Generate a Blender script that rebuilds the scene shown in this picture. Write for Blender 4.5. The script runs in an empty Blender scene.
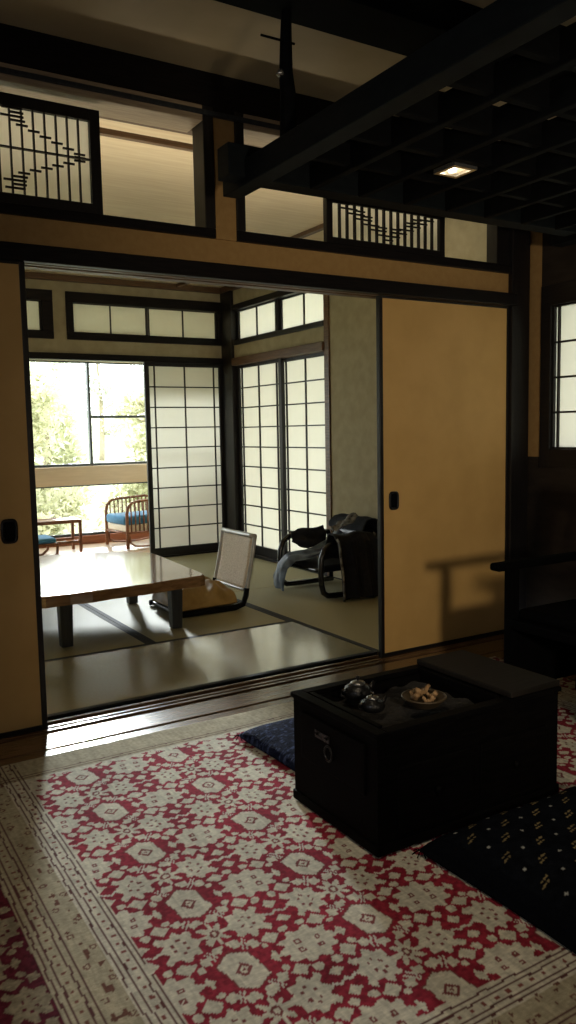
import bpy, bmesh, math, random
import numpy as np
from mathutils import Vector, Matrix
random.seed(7); rng = np.random.default_rng(7)
SC = bpy.context.scene
COL = SC.collection
PI = math.pi

# ------------------------------------------------------------------ materials
def mat(name, color, rough=0.6, color2=None, scale=8.0, stretch=(1, 1, 1), bump=0.0, bscale=None, spec=0.4,
        metal=0.0, detail=4.0, attr=None, sheen=0.0, lo=0.35, hi=0.65):
    m = bpy.data.materials.new(name); m.use_nodes = True
    nt = m.node_tree; b = nt.nodes['Principled BSDF']
    b.inputs['Roughness'].default_value = rough
    b.inputs['Specular IOR Level'].default_value = spec
    b.inputs['Metallic'].default_value = metal
    b.inputs['Base Color'].default_value = (*color, 1)
    if sheen: b.inputs['Sheen Weight'].default_value = sheen
    tc = nt.nodes.new('ShaderNodeTexCoord'); mp = nt.nodes.new('ShaderNodeMapping')
    mp.inputs['Scale'].default_value = stretch
    nt.links.new(tc.outputs['Object'], mp.inputs['Vector'])
    src = None
    if attr:
        a = nt.nodes.new('ShaderNodeAttribute'); a.attribute_name = attr; src = a.outputs['Color']
    if color2 is not None:
        n = nt.nodes.new('ShaderNodeTexNoise'); n.inputs['Scale'].default_value = scale
        n.inputs['Detail'].default_value = detail
        nt.links.new(mp.outputs[0], n.inputs['Vector'])
        r = nt.nodes.new('ShaderNodeValToRGB')
        r.color_ramp.elements[0].position = lo; r.color_ramp.elements[1].position = hi
        r.color_ramp.elements[0].color = (*color, 1); r.color_ramp.elements[1].color = (*color2, 1)
        nt.links.new(n.outputs['Fac'], r.inputs[0])
        if attr:
            mx = nt.nodes.new('ShaderNodeMix'); mx.data_type = 'RGBA'; mx.blend_type = 'MULTIPLY'
            mx.inputs[0].default_value = 1
            nt.links.new(src, mx.inputs[6]); nt.links.new(r.outputs[0], mx.inputs[7]); src = mx.outputs[2]
        else: src = r.outputs[0]
    if src is not None: nt.links.new(src, b.inputs['Base Color'])
    if bump:
        n2 = nt.nodes.new('ShaderNodeTexNoise'); n2.inputs['Scale'].default_value = bscale or scale
        n2.inputs['Detail'].default_value = detail
        nt.links.new(mp.outputs[0], n2.inputs['Vector'])
        bp = nt.nodes.new('ShaderNodeBump'); bp.inputs['Strength'].default_value = bump
        bp.inputs['Distance'].default_value = 0.01
        nt.links.new(n2.outputs['Fac'], bp.inputs['Height']); nt.links.new(bp.outputs[0], b.inputs['Normal'])
    return m

def paper_mat(name, trans, diff, fac):
    m = bpy.data.materials.new(name); m.use_nodes = True
    nt = m.node_tree; nt.nodes.clear()
    o = nt.nodes.new('ShaderNodeOutputMaterial'); mx = nt.nodes.new('ShaderNodeMixShader')
    t = nt.nodes.new('ShaderNodeBsdfTranslucent'); d = nt.nodes.new('ShaderNodeBsdfDiffuse')
    tc = nt.nodes.new('ShaderNodeTexCoord'); n = nt.nodes.new('ShaderNodeTexNoise')
    n.inputs['Scale'].default_value = 25; n.inputs['Detail'].default_value = 5
    nt.links.new(tc.outputs['Object'], n.inputs['Vector'])
    r = nt.nodes.new('ShaderNodeValToRGB')
    r.color_ramp.elements[0].color = (*[c * .9 for c in trans], 1); r.color_ramp.elements[1].color = (*trans, 1)
    nt.links.new(n.outputs['Fac'], r.inputs[0]); nt.links.new(r.outputs[0], t.inputs[0])
    d.inputs[0].default_value = (*diff, 1)
    mx.inputs[0].default_value = fac
    nt.links.new(d.outputs[0], mx.inputs[1]); nt.links.new(t.outputs[0], mx.inputs[2]); nt.links.new(mx.outputs[0], o.inputs[0])
    return m

def glass_mat():
    m = bpy.data.materials.new('window_glass'); m.use_nodes = True
    nt = m.node_tree; nt.nodes.clear()
    o = nt.nodes.new('ShaderNodeOutputMaterial'); mx = nt.nodes.new('ShaderNodeMixShader')
    t = nt.nodes.new('ShaderNodeBsdfTransparent'); g = nt.nodes.new('ShaderNodeBsdfGlossy')
    t.inputs[0].default_value = (.96, .98, .97, 1); g.inputs['Roughness'].default_value = .02
    mx.inputs[0].default_value = .05
    nt.links.new(t.outputs[0], mx.inputs[1]); nt.links.new(g.outputs[0], mx.inputs[2]); nt.links.new(mx.outputs[0], o.inputs[0])
    return m

def emit_mat(name, color, s):
    m = bpy.data.materials.new(name); m.use_nodes = True
    nt = m.node_tree; b = nt.nodes['Principled BSDF']
    b.inputs['Emission Color'].default_value = (*color, 1); b.inputs['Emission Strength'].default_value = s
    return m

def leaf_mat(name, c1, c2):
    m = bpy.data.materials.new(name); m.use_nodes = True
    nt = m.node_tree; nt.nodes.clear()
    o = nt.nodes.new('ShaderNodeOutputMaterial'); mx = nt.nodes.new('ShaderNodeMixShader')
    t = nt.nodes.new('ShaderNodeBsdfTranslucent'); d = nt.nodes.new('ShaderNodeBsdfDiffuse')
    tc = nt.nodes.new('ShaderNodeTexCoord'); n = nt.nodes.new('ShaderNodeTexNoise'); n.inputs['Scale'].default_value = 1.7
    nt.links.new(tc.outputs['Object'], n.inputs['Vector'])
    r = nt.nodes.new('ShaderNodeValToRGB'); r.color_ramp.elements[0].position = .4; r.color_ramp.elements[1].position = .6
    r.color_ramp.elements[0].color = (*c1, 1); r.color_ramp.elements[1].color = (*c2, 1)
    nt.links.new(n.outputs['Fac'], r.inputs[0])
    nt.links.new(r.outputs[0], t.inputs[0]); nt.links.new(r.outputs[0], d.inputs[0]); mx.inputs[0].default_value = .45
    nt.links.new(d.outputs[0], mx.inputs[1]); nt.links.new(t.outputs[0], mx.inputs[2]); nt.links.new(mx.outputs[0], o.inputs[0])
    return m

M = {}
M['dark_x'] = mat('dark_timber_along_x', (.006, .0052, .0054), .45, (.012, .0095, .009), 10, (1, 12, 12), .08, None, .15)
M['dark_z'] = mat('dark_timber_upright', (.006, .0052, .0054), .45, (.012, .0095, .009), 10, (12, 12, 1), .08)
M['dark_y'] = mat('dark_timber_along_y', (.006, .0052, .0054), .45, (.012, .0095, .009), 10, (12, 1, 12), .08)
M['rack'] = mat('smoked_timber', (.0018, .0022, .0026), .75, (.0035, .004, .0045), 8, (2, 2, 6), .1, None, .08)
M['brown'] = mat('brown_timber', (.10, .055, .028), .45, (.16, .09, .045), 9, (1, 14, 14), .06)
M['brown_y'] = mat('brown_timber_along_y', (.10, .055, .028), .45, (.16, .09, .045), 9, (14, 1, 14), .06)
M['soffit'] = mat('pale_grained_timber', (.30, .22, .14), .5, (.42, .32, .2), 7, (1.5, 26, 20), .1)
M['plaster_main'] = mat('ochre_plaster', (.35, .205, .07), .95, (.39, .235, .083), 30, (1, 1, 1), .15, 120)
M['plaster_tat'] = mat('olive_sand_plaster', (.37, .33, .21), .95, (.43, .385, .25), 12, (1, 1, 1), .15, 150)
M['fusuma'] = mat('tan_door_paper', (.56, .345, .115), .62, (.62, .385, .135), 5, (1, 1, 1), .04, 60, .35)
M['ceil_main'] = mat('brown_ceiling_board', (.44, .35, .20), .6, (.52, .42, .25), 3, (1, 1, 1), .05, 9)
M['ceil_tat'] = mat('tatami_room_ceiling_board', (.70, .57, .37), .55, (.78, .66, .45), 5, (.7, 9, 1), .04, 9)
M['tatami'] = mat('tatami_straw', (.29, .275, .18), .24, (.35, .335, .22), 60, (1, 9, 1), .04, 140, 1.0)
M['tatami'].node_tree.nodes['Principled BSDF'].inputs['Coat Weight'].default_value = 1
M['tatami'].node_tree.nodes['Principled BSDF'].inputs['Coat Roughness'].default_value = .13
M['tatami_r'] = mat('tatami_straw_turned', (.29, .265, .155), .62, (.35, .32, .19), 60, (9, 1, 1), .2, 140, .3)
M['heri'] = mat('tatami_border_cloth', (.018, .02, .024), .8, (.03, .033, .038), 90)
M['board'] = mat('polished_floorboard', (.085, .045, .022), .2, (.15, .085, .042), 6, (1.2, 16, 1), .06, None, .6)
M['engawa'] = mat('sunroom_floorboard', (.42, .30, .19), .35, (.5, .37, .24), 6, (1.5, 14, 1), .05)
M['redwood'] = mat('reddish_timber', (.34, .13, .07), .4, (.42, .18, .1), 8, (1, 12, 12), .05)
M['cream_wood'] = mat('cream_painted_timber', (.76, .65, .48), .5, (.82, .71, .54), 5, (1, 8, 8))
M['alu'] = mat('dark_window_frame', (.06, .075, .085), .35, (.075, .09, .1), 12, metal=.3)
M['paper'] = paper_mat('shoji_paper', (.46, .445, .37), (.68, .66, .55), .5)
M['paper2'] = paper_mat('transom_paper', (.66, .65, .56), (.70, .69, .6), .5)
M['paper3'] = paper_mat('partition_transom_paper', (.93, .91, .80), (.72, .7, .6), .85)
M['glass'] = glass_mat()
M['table'] = mat('lacquered_table_slab', (.13, .068, .03), .09, (.21, .12, .055), 5, (2, 9, 9), .02, 4, .9)
M['table_leg'] = mat('dark_table_leg', (.016, .02, .024), .4, (.03, .034, .038), 8, (10, 10, 1))
M['rattan'] = mat('bent_rattan', (.20, .08, .04), .4, (.30, .13, .065), 14)
M['cane'] = mat('woven_cane', (.52, .41, .27), .5, (.74, .63, .47), 120, (1, 1, 1), .6, 160)
M['grey_frame'] = mat('silvery_frame', (.30, .30, .29), .28, (.40, .4, .39), 12, metal=.4)
M['black_lacquer'] = mat('black_lacquer', (.0018, .0018, .002), .6, (.003, .003, .0035), 9, (2, 2, 8), .05, None, .08)
M['chest'] = mat('blackened_chest_timber', (.0016, .0016, .0018), .55, (.003, .0028, .0028), 9, (1.5, 14, 14), .06, None, .03)
M['beam_bounce_tint'] = mat('beam_timber_with_bounce_tint', (.0045, .0065, .008), .65, (.007, .0095, .011), 8, (2, 2, 6), .1, None, .12)  # blue lift in the colour stands for daylight bounced off the floor
M['dark_chair'] = mat('dull_black_timber', (.0018, .0018, .002), .9, (.0025, .0025, .003), 9, (2, 2, 8), .05, None, .02)
M['bent_black'] = mat('glossy_black_bentwood', (.004, .004, .005), .22, (.006, .006, .007), 9, (2, 2, 8), .02, None, .5)
M['boarding'] = mat('dark_wall_boarding', (.02, .015, .011), .7, (.03, .022, .016), 7, (12, 1.2, 4), .06, None, .2)
M['lid'] = mat('worn_brown_board', (.007, .0058, .0046), .65, (.013, .0105, .0085), 7, (1.2, 16, 4), .06, None, .12)
M['blue'] = mat('blue_cushion_cloth', (.06, .22, .40), .9, (.08, .27, .47), 40, sheen=.2)
M['gold'] = mat('old_gold_satin', (.25, .155, .045), .4, (.34, .22, .075), 14, (1, 1, 1), .2, 8, .5)
M['iron'] = mat('cast_iron', (.012, .012, .013), .33, (.02, .02, .021), 30, (1, 1, 1), .25, 90, .6, .6)
M['steel'] = mat('bright_metal', (.55, .55, .53), .25, (.6, .6, .58), 30, metal=.9)
M['dull_steel'] = mat('worn_metal', (.22, .22, .22), .3, (.28, .28, .27), 30, metal=.9)
M['ash'] = mat('grey_ash', (.009, .008, .007), .95, (.018, .016, .014), 40, (1, 1, 1), .8, 60)
M['chip'] = mat('brown_wood_chip', (.20, .115, .05), .7, (.34, .21, .10), 25, (1, 1, 1), .4)
M['dish'] = mat('dull_brass_dish', (.05, .036, .02), .5, (.08, .056, .032), 12, metal=.3)
M['navy_cloth'] = mat('navy_woven_cloth', (.005, .0075, .02), .95, (.028, .036, .07), 70, (1, 1, 1), .5, 120, .05, attr='Col')
M['pattern'] = mat('dotted_cushion_cloth', (.8, .8, .8), .95, (1, 1, 1), 80, (1, 1, 1), .4, 160, .03, attr='Col')
M['rug'] = mat('knotted_wool', (.82, .82, .80), .97, (1.0, 1.0, 1.0), 55, (1, 3, 1), .5, 220, .1, attr='Col', detail=6)
M['coat'] = mat('black_coat_cloth', (.008, .009, .012), .85, (.014, .015, .02), 30, (1, 1, 1), .3, 60, .3)
M['denim'] = mat('slate_blue_jacket_cloth', (.018, .027, .045), .5, (.15, .20, .27), 9, (1, 1, 1), .4, 25, .5)  # wide dark-to-pale noise also stands for blue-white highlights on the cloth
M['scarf'] = mat('pale_grey_cloth', (.26, .27, .27), .8, (.06, .06, .065), 30, (1, 1, 1), .4)
M['bark'] = mat('grey_bark', (.22, .19, .13), .9, (.34, .30, .2), 12, (4, 4, 1), .5)
M['leaf1'] = leaf_mat('yellow_green_leaf', (.44, .45, .28), (.66, .65, .48))
M['leaf2'] = leaf_mat('pale_green_leaf', (.46, .50, .42), (.66, .68, .60))
M['ground'] = mat('leafy_ground', (.36, .37, .22), .95, (.52, .51, .37), 3, (1, 1, 1), .4)
M['lamp'] = emit_mat('warm_lamp_face', (1, .72, .38), 1.1)
M['lamp_bulb'] = emit_mat('warm_bulb', (1, .86, .6), 4)

# ------------------------------------------------------------------ mesh builder
def link(o): COL.objects.link(o); return o
def offset(parent):
    v = Vector((0, 0, 0))
    while parent is not None:
        v += Vector(parent.location); parent = parent.parent
    return v

class MB:
    def __init__(s): s.bm = bmesh.new()
    def box(s, x0, x1, y0, y1, z0, z1, bev=0.0):
        g = bmesh.ops.create_cube(s.bm, size=1.0)
        vs = g['verts']
        for v in vs:
            v.co = Vector(((x0 + x1) / 2 + v.co.x * (x1 - x0), (y0 + y1) / 2 + v.co.y * (y1 - y0), (z0 + z1) / 2 + v.co.z * (z1 - z0)))
        if bev:
            es = list({e for v in vs for e in v.link_edges})
            bmesh.ops.bevel(s.bm, geom=es, offset=bev, segments=2, affect='EDGES', profile=.5)
        return s
    def tube(s, pts, r, n=8, sx=1.0, closed=False, r1=None):
        pts = [Vector(p) for p in pts]; N = len(pts); rings = []
        up = None
        for i, p in enumerate(pts):
            if closed: t = pts[(i + 1) % N] - pts[i - 1]
            else: t = pts[min(i + 1, N - 1)] - pts[max(i - 1, 0)]
            t.normalize()
            if up is None:
                up = Vector((0, 0, 1)) if abs(t.z) < .9 else Vector((0, 1, 0))
            a = t.cross(up)
            if a.length < 1e-4: a = t.cross(Vector((1, 0, 0)))
            a.normalize(); b = a.cross(t).normalized(); up = b
            rr = r if r1 is None else r + (r1 - r) * i / max(1, N - 1)
            rings.append([s.bm.verts.new(p + a * math.cos(2 * PI * k / n) * rr * sx + b * math.sin(2 * PI * k / n) * rr) for k in range(n)])
        for i in range(N if closed else N - 1):
            A, B = rings[i], rings[(i + 1) % N]
            for k in range(n):
                s.bm.faces.new((A[k], A[(k + 1) % n], B[(k + 1) % n], B[k]))
        if not closed:
            s.bm.faces.new(rings[0][::-1]); s.bm.faces.new(rings[-1])
        return s
    def bar(s, p, q, w, h):
        """rectangular bar from p to q, w across, h in the other direction"""
        p, q = Vector(p), Vector(q); t = (q - p).normalized()
        up = Vector((0, 0, 1)) if abs(t.z) < .9 else Vector((0, 1, 0))
        a = t.cross(up).normalized(); b = a.cross(t).normalized()
        A = [s.bm.verts.new(p + a * i * w / 2 + b * j * h / 2) for i, j in ((-1, -1), (1, -1), (1, 1), (-1, 1))]
        B = [s.bm.verts.new(q + a * i * w / 2 + b * j * h / 2) for i, j in ((-1, -1), (1, -1), (1, 1), (-1, 1))]
        for k in range(4): s.bm.faces.new((A[k], A[(k + 1) % 4], B[(k + 1) % 4], B[k]))
        s.bm.faces.new(A[::-1]); s.bm.faces.new(B)
        return s
    def lathe(s, prof, c, n=24):
        c = Vector(c); rings = []
        for r, z in prof:
            rings.append([s.bm.verts.new(c + Vector((r * math.cos(2 * PI * k / n), r * math.sin(2 * PI * k / n), z))) for k in range(n)])
        for A, B in zip(rings, rings[1:]):
            for k in range(n): s.bm.faces.new((A[k], A[(k + 1) % n], B[(k + 1) % n], B[k]))
        s.bm.faces.new(rings[0][::-1]); s.bm.faces.new(rings[-1])
        return s
    def prism(s, poly, z0, z1, bev=0.0):
        A = [s.bm.verts.new((x, y, z0)) for x, y in poly]; B = [s.bm.verts.new((x, y, z1)) for x, y in poly]
        n = len(poly)
        fs = [s.bm.faces.new((A[k], A[(k + 1) % n], B[(k + 1) % n], B[k])) for k in range(n)]
        f0 = s.bm.faces.new(A[::-1]); f1 = s.bm.faces.new(B)
        if bev:
            bmesh.ops.bevel(s.bm, geom=list(f1.edges), offset=bev, segments=3, affect='EDGES', profile=.5)
        return s
    def quad(s, *ps):
        s.bm.faces.new([s.bm.verts.new(p) for p in ps]); return s
    def grid(s, fn, nu, nv):
        V = [[s.bm.verts.new(fn(i / nu, j / nv)) for j in range(nv + 1)] for i in range(nu + 1)]
        for i in range(nu):
            for j in range(nv): s.bm.faces.new((V[i][j], V[i + 1][j], V[i + 1][j + 1], V[i][j + 1]))
        return s
    def build(s, name, m, parent=None, smooth=False, local=False):
        bmesh.ops.recalc_face_normals(s.bm, faces=s.bm.faces)
        if not local:
            off = offset(parent)
            if off.length: bmesh.ops.translate(s.bm, verts=s.bm.verts, vec=-off)
        me = bpy.data.meshes.new(name); s.bm.to_mesh(me); s.bm.free()
        me.materials.append(m)
        if smooth:
            for p in me.polygons: p.use_smooth = True
        o = link(bpy.data.objects.new(name, me)); o.parent = parent
        return o

def tag(o, label, cat, group=None, kind=None):
    o['label'] = label; o['category'] = cat
    if group: o['group'] = group
    if kind: o['kind'] = kind
    return o
def thing(name, loc, label, cat, group=None, kind=None):
    o = link(bpy.data.objects.new(name, None)); o.location = loc; o.empty_display_size = .1
    return tag(o, label, cat, group, kind)
def struct(o, label, cat): return tag(o, label, cat, kind='structure')
def dup(root, loc=None, rotz=None):
    r = root.copy(); COL.objects.link(r)
    for ch in root.children:
        c = ch.copy(); COL.objects.link(c); c.parent = r
        for g in ch.children:
            d = g.copy(); COL.objects.link(d); d.parent = c
    if loc is not None: r.location = loc
    if rotz is not None: r.rotation_euler = (0, 0, rotz)
    return r
def solidify(o, t, off=0):
    md = o.modifiers.new('thick', 'SOLIDIFY'); md.thickness = t; md.offset = off
def subsurf(o, n=1):
    md = o.modifiers.new('smooth', 'SUBSURF'); md.levels = n; md.render_levels = n
def bevelmod(o, w):
    md = o.modifiers.new('edge', 'BEVEL'); md.width = w; md.segments = 2; md.limit_method = 'ANGLE'

trim_no = [0]
def trim(boxes, m, label, cat='timber'):
    trim_no[0] += 1
    b = MB()
    for q in boxes: b.box(*q)
    o = b.build('trim_%d' % trim_no[0], m); bevelmod(o, .004)
    return struct(o, label, cat)

# ------------------------------------------------------------------ camera (fitted to the photograph)
cam = bpy.data.cameras.new('camera'); co = link(bpy.data.objects.new('camera', cam))
CAM_H = 1.17
yaw, pit, rol = 0.544919621, 0.100820156, -0.0189069312
f = Vector((math.sin(yaw) * math.cos(pit), math.cos(yaw) * math.cos(pit), -math.sin(pit)))
r = Vector((math.cos(yaw), -math.sin(yaw), 0)); u = r.cross(f)
r2 = math.cos(rol) * r + math.sin(rol) * u; u2 = -math.sin(rol) * r + math.cos(rol) * u
co.matrix_world = Matrix(((r2.x, u2.x, -f.x, 0), (r2.y, u2.y, -f.y, 0), (r2.z, u2.z, -f.z, CAM_H), (0, 0, 0, 1)))
cam.sensor_fit = 'VERTICAL'; cam.sensor_height = 36; cam.sensor_width = 36 * 576 / 1024
cam.lens = 801.298 / 1024 * 36; cam.clip_start = .02
SC.camera = co

# ------------------------------------------------------------------ SETTING
XL, XR = -1.6, 3.54          # main room
YB, YW = -1.7, 3.2           # back wall, sliding-door wall (front face)
TX0, TX1 = -.2, 3.59         # tatami room
TY0, TY1 = 3.34, 7.06
YG = 8.5                     # garden window
struct(MB().box(XL - .1, XR + .3, YB - .1, 3.0, -.12, 0).build('floor', M['board']), 'dark floorboards under and around the patterned rug', 'floor')
struct(MB().box(TX0 - .1, TX1 + .1, 3.28, TY1 + .08, -.12, -.05).build('floor_tatami_room', M['board']), 'boards beneath the straw mats of the back room', 'floor')
struct(MB().box(TX0 - .1, 4.3, TY1 + .08, YG + .05, -.12, -.005).build('floor_sunroom', M['engawa']), 'pale sunroom floorboards under the rattan chairs', 'floor')
# sill of the sliding doors: board, then two grooves, then the inner lip
o = MB().box(XL, 3.45, 2.95, 3.10, -.1, .004).box(XL, 3.45, 3.10, 3.128, -.1, -.001).box(XL, 3.45, 3.128, 3.150, -.1, .006).box(XL, 3.45, 3.150, 3.165, -.1, -.008)\
    .box(XL, 3.45, 3.165, 3.186, -.1, .006).box(XL, 3.45, 3.186, 3.222, -.1, -.008).box(XL, 3.45, 3.222, 3.245, -.1, .006).box(XL, 3.45, 3.245, 3.3, -.1, -.02)
o = o.build('trim_sill', M['board']); bevelmod(o, .003); struct(o, 'polished brown grooved sill board between rug and straw mats', 'sill')

# main room ceiling and its beams
struct(MB().box(XL - .1, XR + .3, YB - .1, 3.34, 2.68, 2.74).build('ceiling', M['ceil_main']), 'dim brown board ceiling above the hanging lattice rack', 'ceiling')
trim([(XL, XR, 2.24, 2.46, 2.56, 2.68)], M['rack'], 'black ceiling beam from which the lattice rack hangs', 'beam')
trim([(XL, XR, 3.185, 3.34, 2.52, 2.68)], M['dark_x'], 'black wall beam under the ceiling above the transom openings', 'beam')
trim([(XL, XR, 3.17, 3.20, 2.50, 2.52)], M['table_leg'], 'thin black moulding below the wall beam', 'moulding')  # greyer material stands in for a highlight streak along the moulding
# partition wall: band of plaster, posts
o = MB().box(XL, 3.40, 3.2, 3.34, 1.89, 2.0).box(1.595, 1.697, 3.19, 3.29, 2.0, 2.54).box(XL, -.17, 3.2, 3.34, 2.0, 2.54).box(XL, -.25, 3.22, 3.3, 0, 1.89)
struct(o.build('wall_partition', M['plaster_main']), 'ochre plaster band of wall above the sliding doors', 'wall')
trim([(XL, 3.40, 3.15, 3.19, 1.825, 1.89)], M['dark_x'], 'dark lintel face the tan sliding doors run under', 'lintel')
trim([(XL, 3.40, 3.19, 3.215, 1.832, 1.89), (XL, 3.40, 3.215, 3.235, 1.845, 1.89), (XL, 3.40, 3.235, 3.262, 1.832, 1.89), (XL, 3.40, 3.262, 3.285, 1.845, 1.89), (XL, 3.40, 3.285, 3.34, 1.832, 1.89)], M['brown'], 'grooved brown underside of the lintel over the opening', 'lintel')
trim([(-.27, -.17, 3.17, 3.34, 0, 1.825)], M['dark_z'], 'dark post beside the left tan sliding door, outside the opening', 'post')
trim([(-.17, 1.595, 3.18, 3.32, 2.0, 2.04), (1.697, 3.40, 3.18, 3.32, 2.0, 2.045)], M['dark_x'], 'dark bottom rails of the two transom openings', 'rail')
trim([(1.545, 1.595, 3.18, 3.29, 2.04, 2.54), (1.697, 1.741, 3.18, 3.29, 2.045, 2.54)], M['dark_z'], 'dark uprights either side of the plaster pier between transoms', 'post')
trim([(-.17, 1.545, 3.18, 3.34, 2.475, 2.54), (1.741, 3.40, 3.18, 3.34, 2.475, 2.54)], M['soffit'], 'pale grained heads of the transom openings', 'timber')
trim([(3.378, 3.515, 3.17, 3.34, 0, 2.68)], M['dark_z'], 'black corner pillar right of the tan sliding door', 'pillar')
trim([(3.29, 3.40, 3.2, 3.28, 2.045, 2.475)], M['dark_z'], 'dark end board between the right transom and the corner pillar', 'post')

# right wall of the main room
o = MB().box(XR, XR + .12, 3.11, 3.34, 1.0, 2.68)
struct(o.build('wall_right', M['plaster_main']), 'narrow ochre plaster strip between corner pillar and dark window frame', 'wall')
o = MB().box(XR, XR + .12, YB, 3.11, 1.92, 2.68).box(XR, XR + .12, YB, 1.98, 0, 1.92).box(XR, XR + .12, 1.98, 3.34, 0, 1.0)
struct(o.build('wall_right_boarding', M['boarding']), 'dark boarded right wall around the paper window', 'wall')
trim([(XR - .012, XR + .1, 3.035, 3.105, .94, 1.93), (XR - .012, XR + .1, 1.96, 2.03, .94, 1.93), (XR - .012, XR + .1, 2.03, 3.04, 1.82, 1.93), (XR - .012, XR + .1, 2.03, 3.04, .94, 1.045)], M['dark_y'], 'black frame around the paper window at right', 'frame')
# left and back walls
struct(MB().box(XL - .1, XL, YB, 3.34, 0, 2.68).build('wall_left', M['plaster_main']), 'ochre plaster wall at the left of the front room', 'wall')
struct(MB().box(XL, XR, YB - .1, YB, 0, 2.68).build('wall_back', M['plaster_main']), 'ochre plaster wall behind the viewer', 'wall')

# ---- paper lattice panels
def shoji(name, label, axis, c, a0, a1, z0, z1, stile, rows, cols, side=None, bottom=.07, top=.05, paper='paper', dash=None, bar=.0115, depth=.03):
    """axis 'x': panel lies along X at Y=c ; axis 'y': along Y at X=c. The lattice faces the viewer."""
    t = thing(name, (0, 0, 0), label, 'paper window' if name.startswith('window') else 'sliding paper door', kind='structure')
    if axis == 'x': t.location = ((a0 + a1) / 2, c, z0)
    else: t.location = (c, (a0 + a1) / 2, z0)
    def B(mb, p0, p1, q0, q1, d0, d1):
        if axis == 'x': mb.box(p0, p1, c + d0, c + d1, q0, q1)
        else: mb.box(c + d0, c + d1, p0, p1, q0, q1)
    h = depth / 2
    fr = MB()
    B(fr, a0, a0 + stile, z0, z1, -h, h); B(fr, a1 - stile, a1, z0, z1, -h, h)
    B(fr, a0 + stile, a1 - stile, z1 - top, z1, -h, h); B(fr, a0 + stile, a1 - stile, z0, z0 + bottom, -h, h)
    o = fr.build('frame', M['dark_z'], t); bevelmod(o, .002)
    g0, g1, k0, k1 = a0 + stile, a1 - stile, z0 + bottom, z1 - top
    lt = MB(); kb = bar / 2
    if isinstance(cols, int):
        s = side or 0
        xs = [g0 + s + (g1 - g0 - 2 * s) * i / cols for i in range(0 if s else 1, cols + (1 if s else 0))]
    else: xs = cols
    for x in xs: B(lt, x - kb, x + kb, k0, k1, -.010, .004)
    rz = [k0 + (k1 - k0) * i / rows for i in range(1, rows)] if isinstance(rows, int) else rows
    for z in rz: B(lt, g0, g1, z - kb, z + kb, -.010, .004)
    if dash:
        for (x, z, w) in dash: B(lt, x - w / 2, x + w / 2, z - .0035, z + .0035, -.014, -.006)
    lt.build('lattice', M['dark_z'], t)
    p = MB()
    if axis == 'x': p.quad((g0 - .005, c + .006, k0 - .005), (g1 + .005, c + .006, k0 - .005), (g1 + .005, c + .006, k1 + .005), (g0 - .005, c + .006, k1 + .005))
    else: p.quad((c + .006, g0 - .005, k0 - .005), (c + .006, g1 + .005, k0 - .005), (c + .006, g1 + .005, k1 + .005), (c + .006, g0 - .005, k1 + .005))
    p.build('paper', M[paper], t)
    return t

# transom panels in the partition: brush-like dashes across fine bars
def rmna_left():
    P = .0437
    xs = [1.068 - P * i for i in range(1, 28)]
    d = []
    for rep in range(3):
        tipx = 1.068 - P - rep * 12 * P
        for i in range(6):
            x = tipx - P * i
            d += [(x, 2.27 + .0145 * i, P), (x, 2.245 - .0155 * i, P)]
            if i == 0: d.append((x, 2.258, P))
        for j, w in ((0, .06), (1, .085), (2, .05), (3, .075)):
            d += [(tipx - P * (5.4 + .4 * (j % 2)), 2.357 + .0145 * j, w), (tipx - P * (5.4 + .4 * (j % 2)), 2.152 - .0145 * j, w)]
    d = [q for q in d if q[0] > -.12 and 2.10 < q[1] < 2.42]
    shoji('window_1', 'pale transom panel of thin upright bars with dashes, above the left tan door', 'x', 3.235, -.16, 1.11, 2.047, 2.45, .042, [2.258], xs, bottom=.04, top=.045, paper='paper3', dash=d, bar=.006)
rmna_left()
def rmna_right():
    n = 15; xs = [2.232 + (2.90 - 2.232) * i / n for i in range(1, n)]
    d = []; cx = 2.57; st = (2.90 - 2.232) / n
    for i in range(-7, 8):
        x = cx + i * st
        z = 2.10 + .0205 * abs(i)
        d += [(x, z, st * 1.1), (x, z + .02, st * 1.3)]
        if abs(i) in (1, 3, 4): d.append((x, z + .036, st * 1.4))
    shoji('window_2', 'transom panel of close upright bars with a V of dashes, under the lattice rack', 'x', 3.235, 2.195, 2.935, 2.052, 2.45, .035, [2.25], xs, bottom=.03, top=.04, paper='paper3', dash=d, bar=.010)
rmna_right()

# paper window in the right wall of the main room
shoji('window_3', 'white paper window in dark frame at right edge of the front room', 'y', XR + .02, 2.03, 3.04, 1.045, 1.82, .014, 4, [3.0, 2.78, 2.56, 2.34, 2.12], bottom=.01, top=.01, bar=.011)

# tan sliding doors
def fusuma(name, label, x0, x1, y, hx):
    t = thing(name, ((x0 + x1) / 2, y, 0), label, 'sliding door', kind='structure')
    z0, z1, s = .0, 1.825, .022
    o = MB().box(x0, x0 + s, y - .014, y + .014, z0, z1).box(x1 - s, x1, y - .014, y + .014, z0, z1).box(x0 + s, x1 - s, y - .014, y + .014, z0, z0 + .022).box(x0 + s, x1 - s, y - .014, y + .014, z1 - .012, z1).build('frame', M['dark_z'], t)
    bevelmod(o, .003)
    MB().box(x0 + s - .002, x1 - s + .002, y - .009, y + .009, z0 + .02, z1 - .01).build('panel', M['fusuma'], t)
    zc = .807
    h = MB()
    ring = []
    for k in range(24):
        a = 2 * PI * k / 24; ca, sa = math.cos(a), math.sin(a)
        ring.append((hx + .026 * math.copysign(abs(ca) ** .45, ca), y - .012, zc + .042 * math.copysign(abs(sa) ** .45, sa)))
    h.tube(ring, .0065, 6, closed=True)
    p = h.build('finger_pull', M['iron'], t, True); p['label'] = 'dark iron rounded finger pull'
    q = MB().box(hx - .024, hx + .024, y - .0105, y - .0085, zc - .04, zc + .04); q.build('recess_plate', M['black_lacquer'], p)
    return t
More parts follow.
